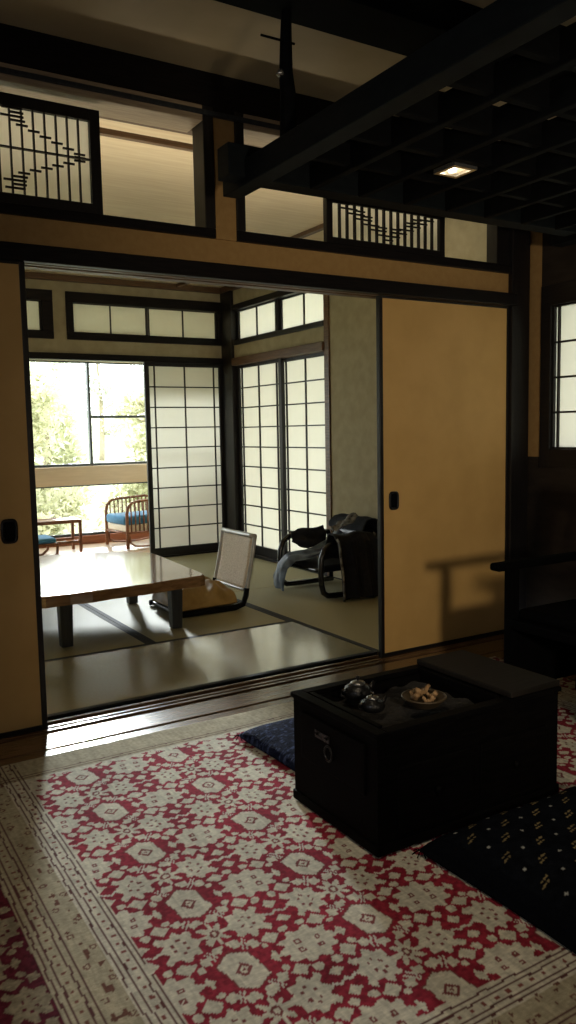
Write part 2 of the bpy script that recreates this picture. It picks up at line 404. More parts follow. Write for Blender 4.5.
fusuma('door_1', 'tan sliding door right of the opening, against the corner pillar', 2.48, 3.385, 3.205, 2.567)
fusuma('door_2', 'tan sliding door at the left edge, in shadow', -.17, .775, 3.175, .667)

# ---- tatami room shell
struct(MB().box(TX0 - .1, TX1 + .12, 3.28, TY1 + .1, 2.54, 2.6).build('ceiling_tatami_room', M['ceil_tat']), 'light board ceiling of the back room', 'ceiling')
b = MB()
for y in (3.64, 5.5, 6.43): b.box(TX0, TX1, y - .016, y + .016, 2.515, 2.54)
b.box(3.08, 3.12, 3.4, 7.0, 2.512, 2.54)
struct(b.build('trim_ceiling_battens', M['brown']), 'thin brown battens under the back room ceiling', 'battens')
trim([(TX0, TX1, TY1 - .06, TY1, 2.49, 2.54), (TX1 - .06, TX1, 3.34, TY1, 2.49, 2.54), (TX0, TX1, 3.34, 3.4, 2.49, 2.54)], M['brown'], 'brown cornice around the back room ceiling', 'cornice')
# right wall
o = MB().box(TX1, TX1 + .1, 3.34, 5.25, -.05, 2.54).box(TX1, TX1 + .1, 5.25, 6.86, 1.86, 1.99).box(TX1, TX1 + .1, 5.25, 6.86, 2.35, 2.54)
struct(o.build('wall_right_tatami_room', M['plaster_tat']), 'olive plaster wall behind the coat-covered chair', 'wall')
trim([(TX1 - .012, TX1 + .1, 5.245, 5.315, 0, 2.49)], M['brown_y'], 'brown post between paper doors and olive plaster', 'post')
trim([(TX1 - .03, TX1 + .1, 5.315, 6.86, 1.795, 1.865)], M['brown_y'], 'brown lintel over the pair of paper doors', 'lintel')
trim([(TX1 - .015, TX1 + .1, 5.315, 6.86, 1.985, 2.03)], M['dark_y'], 'dark lower rail of the side transom', 'rail')
trim([(TX1 - .015, TX1 + .1, 5.315, 6.86, 2.305, 2.36)], M['dark_y'], 'dark upper rail of the side transom', 'rail')
trim([(TX1 - .03, TX1 + .08, 6.85, 7.13, -.05, 2.5)], M['dark_z'], 'black corner post of the back room between the paper doors', 'post')
trim([(TX1 - .01, TX1 + .1, 5.315, 6.86, -.05, .02)], M['dark_y'], 'dark threshold under the side paper doors', 'threshold')
def rows9(z0, z1): return [z0 + (z1 - z0) * i / 9 for i in range(1, 9)]
shoji('door_3', 'white paper lattice door next to the black corner post, in side wall', 'y', TX1 + .03, 6.02, 6.85, .02, 1.795, .05, 9, 2, .045, .085, .03)
shoji('door_4', 'white paper lattice door behind the coat-covered chair', 'y', TX1 + .065, 5.3, 6.1, .02, 1.795, .045, 9, 2, .045, .085, .03)
shoji('window_4', 'pair of white transom panes over the door beside the corner post', 'y', TX1 + .04, 6.08, 6.85, 2.03, 2.305, .045, 1, 2, None, .012, .012, 'paper2')
shoji('window_5', 'pair of white transom panes above the door behind the coat-covered chair', 'y', TX1 + .06, 5.3, 6.1, 2.03, 2.305, .045, 1, 2, None, .012, .012, 'paper2')
# window wall
o = MB().box(TX0, 3.66, TY1, TY1 + .1, 1.88, 2.0).box(TX0, 3.66, TY1, TY1 + .1, 2.41, 2.54).box(1.945, 2.06, TY1, TY1 + .1, 2.0, 2.41).box(TX0, .35, TY1, TY1 + .1, 2.0, 2.41)
struct(o.build('wall_far', M['plaster_tat']), 'olive plaster bands around the transom over the sunroom opening', 'wall')
trim([(TX0, 3.56, TY1 - .03, TY1 + .1, 1.825, 1.88)], M['dark_x'], 'dark lintel between back room and sunroom', 'lintel')
trim([(TX0, 3.56, TY1 - .02, TY1 + .1, -.1, .012)], M['dark_x'], 'dark threshold between straw mats and sunroom', 'threshold')
trim([(2.06, 3.6, TY1 - .02, TY1 + .08, 2.0, 2.065), (2.06, 3.6, TY1 - .02, TY1 + .08, 2.32, 2.41), (2.06, 2.12, TY1 - .02, TY1 + .08, 2.065, 2.32), (3.53, 3.6, TY1 - .02, TY1 + .08, 2.065, 2.32)], M['dark_x'], 'black frame of the long transom over the sunroom opening', 'frame')
trim([(.35, 1.945, TY1 - .02, TY1 + .08, 2.0, 2.065), (.35, 1.945, TY1 - .02, TY1 + .08, 2.32, 2.41), (.35, .42, TY1 - .02, TY1 + .08, 2.065, 2.32), (1.85, 1.945, TY1 - .02, TY1 + .08, 2.065, 2.32)], M['dark_x'], 'black frame of the transom cut off by the left tan door', 'frame')
shoji('window_6', 'left pair of white panes in the long transom over the sunroom opening', 'x', TY1 + .03, 2.12, 2.815, 2.065, 2.32, .012, 1, 2, None, .006, .006, 'paper2')
shoji('window_7', 'right pair of white panes in the long transom over the white paper door', 'x', TY1 + .045, 2.83, 3.53, 2.065, 2.32, .012, 1, 2, None, .006, .006, 'paper2')
shoji('window_8', 'white transom pane partly hidden by the left tan door', 'x', TY1 + .03, .42, 1.85, 2.065, 2.32, .012, 1, 4, None, .006, .006, 'paper2')
shoji('door_5', 'white paper lattice door between sunroom opening and corner post', 'x', TY1 + .02, 2.765, 3.575, .012, 1.825, .045, 9, 2, .055, .075, .035)
shoji('door_6', 'white paper lattice door at the hidden left of the sunroom opening', 'x', TY1 + .02, TX0, .60, .012, 1.825, .045, 9, 2, .055, .075, .035)
struct(MB().box(TX0 - .1, TX0, 3.34, YG, -.1, 2.6).build('wall_left_tatami_room', M['plaster_tat']), 'olive plaster wall at the hidden left of the back room', 'wall')
# sunroom
struct(MB().box(TX0 - .1, 4.3, TY1 + .1, YG + .1, 2.42, 2.5).build('ceiling_sunroom', M['cream_wood']), 'cream sunroom ceiling', 'ceiling')
struct(MB().box(4.2, 4.3, TY1 + .1, YG, -.1, 2.42).box(3.56, 4.2, TY1 + .02, TY1 + .1, -.1, 2.42).build('wall_right_sunroom', M['cream_wood']), 'cream end wall of the sunroom', 'wall')
struct(MB().box(TX0 - .1, 4.3, YG, YG + .1, 1.99, 2.5).build('wall_garden', M['cream_wood']), 'cream wall over the garden window', 'wall')
trim([(TX0, 4.2, YG - .03, YG + .1, 1.945, 1.995)], M['cream_wood'], 'cream head rail of the garden window', 'rail')
trim([(TX0, 4.2, YG - .04, YG + .08, .635, .835)], M['cream_wood'], 'cream board between upper and lower garden windows', 'board')
trim([(TX0, 4.2, YG - .03, YG + .1, -.01, .085)], M['redwood'], 'reddish sill board at the foot of the garden window', 'sill')
def garden_window(name, label, x0, x1, z0, z1, bars=(), y=YG + .02):
    t = thing(name, ((x0 + x1) / 2, y, z0), label, 'window', kind='structure'); w = .026
    b = MB().box(x0, x0 + w, y - .02, y + .02, z0, z1).box(x1 - w, x1, y - .02, y + .02, z0, z1).box(x0 + w, x1 - w, y - .02, y + .02, z1 - .016, z1).box(x0 + w, x1 - w, y - .02, y + .02, z0, z0 + .028)
    for z in bars: b.box(x0 + w, x1 - w, y - .015, y + .015, z - .014, z + .014)
    o = b.build('frame', M['alu'], t); bevelmod(o, .003)
    MB().quad((x0 + w, y, z0 + .02), (x1 - w, y, z0 + .02), (x1 - w, y, z1 - .012), (x0 + w, y, z1 - .012)).build('pane', M['glass'], t)
garden_window('window_9', 'clear garden window, left pane without a crossbar', 1.28, 2.705, .835, 1.945)
garden_window('window_10', 'clear garden window, right pane with a crossbar', 2.68, 4.18, .835, 1.945, (1.36,), YG + .045)
garden_window('window_11', 'clear upper garden window hidden behind the left tan door', TX0, 1.3, .835, 1.945, (1.36,), YG + .045)
garden_window('window_12', 'low clear garden window behind the rattan chairs', 1.6, 4.18, .085, .635)
garden_window('window_13', 'low clear garden window hidden behind the left tan door', TX0, 1.6, .085, .635)

# ------------------------------------------------------------------ straw mats
def tmat(label, x0, x1, y0, y1):
    g = .002; x0 += g; x1 -= g; y0 += g; y1 -= g
    t = thing('tatami_mat', ((x0 + x1) / 2, (y0 + y1) / 2, -.05), label, 'straw mat', 'straw mats of the back room')
    along_x = (x1 - x0) > (y1 - y0); w = .03
    o = MB().box(x0, x1, y0, y1, -.05, .0).build('straw_surface', M['tatami'] if along_x else M['tatami_r'], t); bevelmod(o, .004)
    for s in (0, 1):
        if along_x: q = (x0, x1, y0, y0 + w) if s == 0 else (x0, x1, y1 - w, y1)
        else: q = (x0, x0 + w, y0, y1) if s == 0 else (x1 - w, x1, y0, y1)
        o = MB().box(*q, -.045, .0015).build('cloth_border', M['heri'], t); o['label'] = 'dark cloth edging'
tmat('straw mat lying lengthwise along the grooved sill', .70, 2.53, 3.3, 4.17)
tmat('straw mat right of the opening, under the coat-covered chair', 2.53, TX1, 3.3, 5.18)
tmat('straw mat under the gold cushion and legless chair', 1.61, 2.53, 4.17, 6.03)
tmat('straw mat under the left half of the low table', .70, 1.61, 4.17, 6.03)
tmat('straw mat behind the low table, along the sunroom threshold', .70, 2.53, 6.03, 7.03)
tmat('straw mat in the far corner at the foot of the paper doors', 2.53, TX1, 5.18, 7.03)
tmat('straw mat hidden behind the left tan door, nearer one', TX0, .70, 3.3, 5.18)
tmat('straw mat hidden behind the left tan door, farther one', TX0, .70, 5.18, 7.03)

# ------------------------------------------------------------------ rug
def vnoise(x, y, s, seed):
    r_ = np.random.default_rng(seed); G = r_.random((256, 256))
    X = x * s; Y = y * s; i = np.floor(X).astype(int); j = np.floor(Y).astype(int); a = X - i; b_ = Y - j
    a = a * a * (3 - 2 * a); b_ = b_ * b_ * (3 - 2 * b_)
    g = lambda p, q: G[p % 256, q % 256]
    return (g(i, j) * (1 - a) + g(i + 1, j) * a) * (1 - b_) + (g(i, j + 1) * (1 - a) + g(i + 1, j + 1) * a) * b_
def rug_color(x, y):
    xo, yo = x, y
    x = x + (vnoise(x, y, 45, 1) - .5) * .008; y = y + (vnoise(xo, yo, 45, 2) - .5) * .008
    cream = np.array([.76, .72, .61]); tan = np.array([.50, .43, .31]); red = np.array([.30, .026, .048]); dark = np.array([.075, .03, .03])
    white = np.array([.72, .70, .62]); maroon = np.array([.11, .016, .03])
    n = vnoise(xo, yo, 9, 3)[..., None]; n2 = vnoise(xo, yo, 130, 4)[..., None]; n3 = vnoise(xo * 3, yo * .4, 60, 5)[..., None]
    C = cream * (.86 + .2 * n) * (.82 + .3 * n3) * np.ones_like(x)[..., None]
    px, py = .335, .29
    u = (x - .745 + px / 2) % px - px / 2; v = (y - 1.74 + py / 2) % py - py / 2
    # which cell: shade of the medallions varies a little
    def rel(cx, cy):
        return u - cx, v - cy
    m = np.zeros(x.shape, bool); ink = np.zeros(x.shape, bool); wh = np.zeros(x.shape, bool)
    def pol(a, b_): return np.hypot(a, b_), np.arctan2(b_, a)
    a, b_ = rel(0, 0)
    hp, hq = b_, a
    hd = np.maximum(np.abs(hq + .15 * hp) / .043, (np.abs(hp) + .6 * np.abs(hq)) / .070)
    hexm = hd < 1
    m |= hexm; ink |= (hd < 1) & (hd > .94); dd = np.abs(a) + np.abs(b_); ink |= (dd < .024) & (dd > .014); ink |= dd < .005
    for cy in (-py / 2, py / 2):
        a, b_ = rel(0, cy); rr, th = pol(a, b_ / 1.1)
        m |= rr < .031 + .011 * np.cos(8 * th); ink |= (rr < .0135) & (rr > .007)
        for cx in (-px / 4, px / 4):
            a, b_ = rel(cx, cy); rr, th = pol(a / .96, b_ / 1.16)
            m |= rr < .0455 + .0065 * np.cos(8 * th + .4)
            for dx, dy in ((.014, .01), (-.014, -.01), (.014, -.012), (-.014, .012), (0, .024), (0, -.024)):
                ink |= (np.abs(a - dx) < .0042) & (np.abs(b_ - dy) < .0042)
        for cx in (-px / 2, px / 2):
            a, b_ = rel(cx, cy)
            zz = np.abs(b_ - .010 * np.abs(((a / .016) % 2) - 1) + .005) < .0045
            wh |= zz & (np.abs(a) < .034)
            for sx in (-1, 1): m |= (np.abs(a - sx * .0) / .02 + np.abs(b_ - sx * .034) / .017) < 1
    for cx in (-px / 2, px / 2):
        a, b_ = rel(cx, 0); rr, th = pol(a / 1.32, b_ / 1.12)
        m |= rr < .051 + .006 * np.cos(10 * th)
        for dx, dy in ((.026, .012), (-.026, -.012), (.02, -.018), (-.02, .018)):
            q = np.maximum(np.abs(a - dx), np.abs(b_ - dy)); ink |= (q < .0075) & (q > .0028)
        for sx in (-1, 1):
            for sy in (-1, 1):
                a, b_ = rel(cx + sx * .062, sy * .066); m |= (np.abs(a) / .026 + np.abs(b_) / .022) < 1
                a, b_ = rel(cx + sx * .024, sy * .078); m |= np.hypot(a, b_) < .012
    for sx in (-1, 1):
        for sy in (-1, 1):
            a, b_ = rel(sx * .041, sy * .076)
            e = np.array([sx * .5, sy * .866]); q1 = a * e[0] + b_ * e[1]; q2 = -a * e[1] + b_ * e[0]
            for k in (-1, 1):
                m |= (np.abs(q2 - k * .021) / .018 + np.abs(q1) / .0175) < 1.0
                wh |= (np.abs(q2 - k * .0042) < .002) & (np.abs(q1) < .02)
            a, b_ = rel(sx * .078, sy * .045); m |= np.hypot(a, b_) < .0095
    for sx in (-1, 1):
        for sy in (-1, 1):
            a, b_ = rel(sx * .122, sy * .105); m |= (np.abs(a) / .012 + np.abs(b_) / .016) < 1
            a, b_ = rel(sx * .012, sy * .092); m |= np.hypot(a, b_) < .008
            a, b_ = rel(sx * .128, sy * .150); m |= np.hypot(a, b_) < .009
        a, b_ = rel(sx * .043, py / 2); m |= np.hypot(a, b_) < .008
        a, b_ = rel(sx * .043, -py / 2); m |= np.hypot(a, b_) < .008
        a, b_ = rel(sx * .082, 0); m |= (np.abs(a) / .012 + np.abs(b_) / .022) < 1
    edge_top = 2.665 + .03 * np.abs(((x / .0838) % 2) - 1)
    infield = (x > .5775) & (x < 2.62) & (y > 1.135) & (y < edge_top)
    rd = infield & ~m
    C[rd] = (red * (.8 + .45 * n) * (.75 + .5 * n2))[rd]
    C[infield & ink] = (np.array([.24, .07, .07]) * (.8 + .4 * n))[infield & ink]
    C[infield & wh] = white
    # borders: distance outside the field
    bl = .575 - xo; bb = 1.125 - yo; bt = yo - 2.70; br = xo - 2.63
    for d, along, wide in ((bl, yo, True), (bb, xo, True), (bt, xo, False), (br, yo, True)):
        if d is bl: ok = (yo > 1.125 - bl * 1.0)
        elif d is bb: ok = (xo > .575 - bb * 1.0)
        else: ok = np.ones(x.shape, bool)
        on = (d > 0) & ok
        dj = d + (vnoise(xo, yo, 40, 8) - .5) * .005
        tn = on & (d > (.07 if wide else .0))
        C[tn] = (C * np.array([.66, .62, .53]))[tn]
        for l in ((.003, .018, .045, .060, .135, .15, .18, .195) if wide else (.012, .03)):
            ln = on & (np.abs(dj - l) < .0024); C[ln] = (dark * 1.7 * np.ones_like(C))[ln]
        if wide:
            aa = (along / .034) % 1 - .5
            s1 = on & (np.abs(dj - .0315) < .0045) & (np.abs(aa) < .14); C[s1] = np.array([.25, .08, .07])
            s1 = on & (np.abs(dj - .165) < .0045) & (np.abs(aa) < .14); C[s1] = np.array([.22, .09, .07])
            aa = (along / .062) % 1 - .5; w_ = .0975 + .018 * np.sin(along / .062 * PI)
            s2 = on & (np.hypot(aa * .062, dj - w_) < .0095) & (np.hypot(aa * .062, dj - w_) > .005) & (n2[..., 0] > .25); C[s2] = np.array([.20, .10, .08])
            s3 = on & (dj > .068) & (dj < .128) & (vnoise(xo, yo, 70, 9) > .82); C[s3] = np.array([.18, .08, .06])
            # outer dark red ground with cream vine
            ug = on & (d > .205)
            vine = m & ~ink
            g1 = ug & ~vine; C[g1] = (maroon * (.8 + .5 * n2))[g1]
            g2 = ug & vine; C[g2] = (tan * .62 * (.8 + .4 * n2))[g2]
    C *= (.86 + .28 * n2)
    return np.clip(C, 0, 1)
def colour_attr(me, C):
    ca = me.color_attributes.new('Col', 'FLOAT_COLOR', 'POINT')
    A = np.ones((len(me.vertices), 4), np.float32); A[:, :3] = C
    ca.data.foreach_set('color', A.ravel())
def make_rug():
    x0, x1, y0, y1, st, top = -.25, 2.95, .72, 2.865, .0042, .012
    nx = int((x1 - x0) / st); ny = int((y1 - y0) / st)
    gx, gy = np.meshgrid(np.linspace(x0, x1, nx), np.linspace(y0, y1, ny), indexing='ij')
    C = rug_color(gx, gy)
    wob = (vnoise(gx, gy, 3, 21) - .5) * .006
    z = top + wob * .6; z[0, :] = z[-1, :] = z[:, 0] = z[:, -1] = .0005
    P = np.stack([gx - 1.35, gy - 1.8, z], -1).reshape(-1, 3).astype(np.float32)
    idx = np.arange(nx * ny).reshape(nx, ny)
    F = np.stack([idx[:-1, :-1], idx[1:, :-1], idx[1:, 1:], idx[:-1, 1:]], -1).reshape(-1, 4)
    me = bpy.data.meshes.new('rug'); me.vertices.add(len(P)); me.vertices.foreach_set('co', P.ravel())
    me.loops.add(F.size); me.loops.foreach_set('vertex_index', F.ravel().astype(np.int32))
    me.polygons.add(len(F)); me.polygons.foreach_set('loop_start', (np.arange(len(F)) * 4).astype(np.int32))
    me.update(calc_edges=True); me.validate()
    me.polygons.foreach_set('use_smooth', np.ones(len(F), bool))
    colour_attr(me, C.reshape(-1, 3)); me.materials.append(M['rug'])
    o = link(bpy.data.objects.new('rug', me)); o.location = (1.35, 1.8, 0)
    tag(o, 'large red and cream patterned rug with striped border on the floor', 'rug')
make_rug()
RUGZ = .016

# ------------------------------------------------------------------ floor cushions (pillow shaped)
def pillow(name, cx, cy, w, d, th, m, rot=0, n=110, colfn=None, wrinkle=.004, z0=RUGZ, seed=0, sag=0):
    us = np.linspace(-1, 1, n + 1)
    U, V = np.meshgrid(us, us, indexing='ij')
    prof = np.clip((1 - np.abs(U) ** 5) * (1 - np.abs(V) ** 5), 0, 1) ** .42
    pin = 1 - .035 * (np.abs(V) < 2) * (1 - V ** 2)          # sides pull in between the corners
    pin2 = 1 - .035 * (1 - U ** 2)
    X = U * pin * w / 2; Y = V * pin2 * d / 2
    nz = (vnoise(X + 3, Y + 3, 14, 31 + seed) - .5) * wrinkle * 2 + (vnoise(X + 3, Y + 3, 5, 41 + seed) - .5) * wrinkle * 3
    Zt = .012 + (th - .012) * prof + nz * prof - sag * np.exp(-(U ** 2 + V ** 2) * 2) * prof
    Zb = .012 - .012 * np.minimum(1, prof * 3)
    P = np.concatenate([np.stack([X, Y, Zt], -1).reshape(-1, 3), np.stack([X, Y, Zb], -1).reshape(-1, 3)])
    k = n + 1; idx = np.arange(k * k).reshape(k, k); top = np.stack([idx[:-1, :-1], idx[1:, :-1], idx[1:, 1:], idx[:-1, 1:]], -1).reshape(-1, 4)
    bot = top[:, ::-1] + k * k
    F = np.concatenate([top, bot])
    e = [idx[:, 0], idx[-1, :], idx[::-1, -1], idx[0, ::-1]]
    side = []
    for r_ in e: side.append(np.stack([r_[:-1], r_[:-1] + k * k, r_[1:] + k * k, r_[1:]], -1))
    F = np.concatenate([F] + side)
    me = bpy.data.meshes.new(name); me.from_pydata(P.tolist(), [], F.tolist()); me.update()
    me.polygons.foreach_set('use_smooth', np.ones(len(F), bool))
    if colfn is not None: colour_attr(me, np.concatenate([colfn(X, Y).reshape(-1, 3)] * 2))
    me.materials.append(m)
    o = link(bpy.data.objects.new(name, me)); o.location = (cx, cy, z0); o.rotation_euler = (0, 0, rot)
    return o
def dots(x, y):
    base = np.array([.004, .005, .0075]); gold = np.array([.30, .235, .12]); grey = np.array([.36, .37, .36])
    C = base * (.7 + .8 * vnoise(x + 2, y + 2, 60, 51))[..., None]
    p = .0615
    ii = np.floor(x / p); jj = np.floor(y / p); ev = ((ii + jj) % 2) == 0
    u = x - (ii + .5) * p; v = y - (jj + .5) * p
    s_ = v - .25 * u
    dash = ev & (np.abs(np.abs(s_) - .0062) < .0026) & (np.abs(u - .005 * np.sign(s_)) < .0155) & (np.abs(u) > .002)
    C[dash] = gold * (.45 + .5 * vnoise(x + 1, y + 1, 7, 53))[dash][:, None]
    dt = ~ev & (np.hypot(u, v) < .0046)
    C[dt] = grey
    C[(np.abs(x) > .315) | (np.abs(y) > .285)] = base * .9
    return C
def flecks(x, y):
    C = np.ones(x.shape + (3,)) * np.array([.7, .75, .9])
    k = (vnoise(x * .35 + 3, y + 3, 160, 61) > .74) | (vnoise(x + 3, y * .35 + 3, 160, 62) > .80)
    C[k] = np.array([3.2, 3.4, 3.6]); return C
c1 = pillow('floor_cushion', 1.725, 1.27, .72, .66, .085, M['pattern'], 0, 165, dots)
tag(c1, 'black floor cushion with rows of gold dashes and pale dots', 'cushion')
c2 = pillow('floor_cushion', 1.64, 2.37, .58, .50, .055, M['navy_cloth'], .03, 150, flecks, .003, seed=3)
tag(c2, 'dark navy floor cushion behind the black chest, toward the opening', 'cushion')
def tassel(par, x, y, m):
    b = MB()
    for k in range(7):
        a = k * .9; b.tube([(x, y, .014), (x + .012 * math.cos(a), y + .012 * math.sin(a), .012), (x + .026 * math.cos(a), y + .026 * math.sin(a), .003)], .0018, 5)
    return b.build('tassel', m, par, local=True)
tassel(c2, -.285, .245, M['navy_cloth']); tassel(c1, -.355, .325, M['navy_cloth']); tassel(c1, -.355, -.325, M['navy_cloth']); tassel(c2, -.285, -.245, M['navy_cloth'])

# ------------------------------------------------------------------ brazier chest
bx0, bx1, by0, by1, bz = 1.265, 1.975, 1.65, 2.075, .345
z0 = RUGZ
t = thing('brazier_chest', ((bx0 + bx1) / 2, (by0 + by1) / 2, z0), 'black wooden brazier chest with sunken top standing on the rug', 'brazier chest')
rx0, rx1, ry0, ry1 = bx0 + .045, 1.745, by0 + .04, by1 - .04
o = MB().box(bx0, bx1, by0, by1, z0, .25).box(bx0, rx0, by0, by1, .25, bz).box(rx1, bx1, by0, by1, .25, bz).box(rx0, rx1, by0, ry0, .25, bz).box(rx0, rx1, ry1, by1, .25, bz).build('body', M['chest'], t)
# rim mouldings
o = MB().box(bx0 - .008, bx0 + .03, by0 - .008, by1 + .008, bz, bz + .016).box(bx1 - .03, bx1 + .008, by0 - .008, by1 + .008, bz, bz + .016).box(bx0 + .03, bx1 - .03, by0 - .008, by0 + .03, bz, bz + .016).box(bx0 + .03, bx1 - .03, by1 - .03, by1 + .008, bz, bz + .016).build('rim', M['chest'], t); bevelmod(o, .003)
for q in ((rx0 - .012, rx0 + .004), (rx1 - .004, rx1 + .012)): MB().box(*q, ry0, ry1, bz - .012, bz + .0175).build('liner', M['chest'], t)
MB().grid(lambda a, b: (rx0 + (rx1 - rx0) * a, ry0 + (ry1 - ry0) * b, .312 + .010 * math.sin(a * 9) * math.sin(b * 7) + .006 * math.sin(a * 31 + b * 23)), 36, 24).build('ash_bed', M['ash'], t, True)
o = MB().box(bx0 - .006, bx1 + .006, by0 - .006, by1 + .006, z0, z0 + .03).build('plinth', M['chest'], t); bevelmod(o, .004)
# drawer at the left end with lock plate and ring
d = MB().box(bx0 - .007, bx0 + .004, by0 + .05, by1 - .05, .17, .315).build('drawer', M['chest'], t); bevelmod(d, .003)
MB().box(bx0 - .0095, bx0 - .006, 1.865, 1.94, .262, .284).tube([(bx0 - .0125, 1.875, .275), (bx0 - .0125, 1.882, .275)], .004).tube([(bx0 - .0125, 1.925, .275), (bx0 - .0125, 1.932, .275)], .004).build('lock_plate', M['iron'], d)
MB().tube([(bx0 - .014, 1.865 + .018 * math.cos(a), .235 + .022 * math.sin(a)) for a in [2 * PI * k / 20 for k in range(20)]], .003, 6, closed=True).build('ring_pull', M['iron'], d, True)
o = MB().box(1.765, bx1 + .004, by0 - .004, by1 + .004, bz + .0165, bz + .036).build('lid_board', M['lid'], t); bevelmod(o, .004); o['label'] = 'worn brown lid board on the far end'
# drawers on the long front
for k in range(2):
    d = MB().box(1.33 + k * .31, 1.61 + k * .31, by0 - .007, by0 + .004, .06, .25).build('drawer', M['chest'], t); bevelmod(d, .003)
    kb = MB(); cx = 1.47 + k * .31
    kb.tube([(cx, by0 - .006, .16), (cx, by0 - .014, .16), (cx, by0 - .022, .16)], .011, 12); kb.build('knob', M['chest'], d, True)

# kettles standing on the ash
def kettle(cx, cy, s, label):
    zb = .331
    t = thing('teapot', (cx, cy, zb), label, 'teapot')
    P = [(.0, 0), (.028, .0), (.05, .012), (.058, .03), (.05, .05), (.034, .06), (.030, .063), (.0, .064)]
    MB().lathe([(max(a, .0005) * s, b * s) for a, b in P], (cx, cy, zb), 28).build('body', M['iron'], t, True)
    l = MB().lathe([(.031 * s, .062 * s), (.028 * s, .069 * s), (.012 * s, .075 * s), (.0005, .076 * s)], (cx, cy, zb), 24).build('lid', M['dull_steel'], t, True); l['label'] = 'bright metal lid'
    MB().lathe([(.004 * s, .074 * s), (.004 * s, .08 * s), (.009 * s, .086 * s), (.007 * s, .093 * s), (.0005, .095 * s)], (cx, cy, zb), 14).build('knob', M['iron'], l, True)
    MB().tube([(cx + .045 * s, cy, zb + .03 * s), (cx + .065 * s, cy, zb + .04 * s), (cx + .08 * s, cy, zb + .058 * s)], .011 * s, 10, r1=.006 * s).build('spout', M['iron'], t, True)
    MB().tube([(cx - .05 * s, cy, zb + .045 * s), (cx - .075 * s, cy, zb + .05 * s), (cx - .082 * s, cy, zb + .03 * s), (cx - .055 * s, cy, zb + .018 * s)], .005 * s, 6).build('handle', M['iron'], t, True)
kettle(1.44, 1.975, .80, 'larger black teapot with bright lid, farther one in the chest')
kettle(1.41, 1.86, .66, 'smaller black teapot with bright lid nearer the front rim of the chest')
# dish of wood chips
t = thing('dish', (1.575, 1.82, .33), 'dull brass dish on the ash beside the teapots', 'dish')
MB().lathe([(.0005, 0), (.04, 0), (.046, .004), (.064, .024), (.067, .026), (.065, .03), (.04, .01), (.0005, .008)], (1.575, 1.82, .33), 28).build('bowl', M['dish'], t, True)
MB().tube([(1.575 + .066 * math.cos(a), 1.82 + .066 * math.sin(a), .358) for a in [2 * PI * k / 32 for k in range(32)]], .0035, 6, closed=True).build('rim', M['dish'], t, True)
names = ['longest curled wood chip on top of the dish', 'wood chip leaning on the dish rim toward the teapots', 'small wood chip at the near side of the dish', 'broad wood chip at the far side of the dish', 'wood chip lying crosswise under the longest one']
specs = [(1.575, 1.825, .376, .07, .3, .009), (1.545, 1.83, .364, .04, 1.4, .008), (1.57, 1.795, .357, .035, 2.4, .008), (1.585, 1.852, .360, .04, .1, .009), (1.602, 1.82, .360, .04, 1.9, .008)]
for (cx, cy, cz, L, a, w), lb in zip(specs, names):
    P = []
    for k in range(9):
        q = k / 8 - .5; P.append((cx + q * L * math.cos(a), cy + q * L * math.sin(a), cz + .016 * (4 * q * q - .5) + .003 * math.sin(k * 2.1)))
    o = MB().tube(P, w, 7, sx=1.25, r1=w * .6).build('wood_chip', M['chip'], None, True)
    tag(o, lb, 'wood chip', 'brown wood chips in the brass dish')

# ------------------------------------------------------------------ hanging lattice rack
t = thing('lattice_rack', (2.3, 1.9, 2.06), 'black timber lattice rack hung from the ceiling above the chest', 'hanging rack')
RX1, RY0 = 3.36, .75
def part(b, name, m=M['rack'], bev=.004, lab=None):
    o = b.build(name, m, t)
    if bev: bevelmod(o, bev)
    if lab: o['label'] = lab
    return o
part(MB().box(1.385, RX1 + .08, 2.65, 2.74, 2.09, 2.205), 'frame_beam', M['beam_bounce_tint'])
part(MB().box(1.45, 1.525, RY0 - .08, 2.83, 2.065, 2.155), 'frame_beam', M['beam_bounce_tint'])
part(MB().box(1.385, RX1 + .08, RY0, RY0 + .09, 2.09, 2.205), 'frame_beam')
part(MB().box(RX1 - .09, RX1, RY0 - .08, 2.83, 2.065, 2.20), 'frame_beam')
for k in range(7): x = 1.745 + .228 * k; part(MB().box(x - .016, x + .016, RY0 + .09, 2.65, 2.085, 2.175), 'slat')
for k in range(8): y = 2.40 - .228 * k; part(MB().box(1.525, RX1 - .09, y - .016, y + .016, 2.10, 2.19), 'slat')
for (px, py) in ((1.485, 2.40), (3.3, 2.40)):
    p = part(MB().tube([(px, py, 2.15), (px, py, 2.30), (px - .006, py, 2.36), (px - .004, py, 2.46), (px, py, 2.565)], .030, 10, r1=.017), 'hanging_pole', bev=0)
    MB().tube([(px - .10, py, 2.463), (px + .03, py, 2.463)], .004, 6).build('pin', M['rack'], p)
    q = MB().lathe([(.0005, 0), (.012, 0), (.014, .008), (.008, .02), (.0005, .022)], (px - .034, py - .01, 2.345), 14).build('glass_knob', M['steel'], p, True); q['label'] = 'small shiny knob'
# small square spotlight in the lattice
t = thing('spotlight', (2.10, 2.25, 2.10), 'small lit square spotlight set in the lattice rack', 'spotlight')
o = MB().box(2.045, 2.06, 2.195, 2.305, 2.092, 2.108).box(2.14, 2.155, 2.195, 2.305, 2.092, 2.108).box(2.06, 2.14, 2.195, 2.21, 2.092, 2.108).box(2.06, 2.14, 2.29, 2.305, 2.092, 2.108).build('bezel', M['steel'], t)
MB().box(2.06, 2.14, 2.21, 2.29, 2.104, 2.11).build('reflector', M['lamp'], t)
MB().lathe([(.0005, 2.094), (.014, 2.094), (.016, 2.1), (.014, 2.104)], (2.095, 2.26, 0), 14).build('bulb', M['lamp_bulb'], t, True)

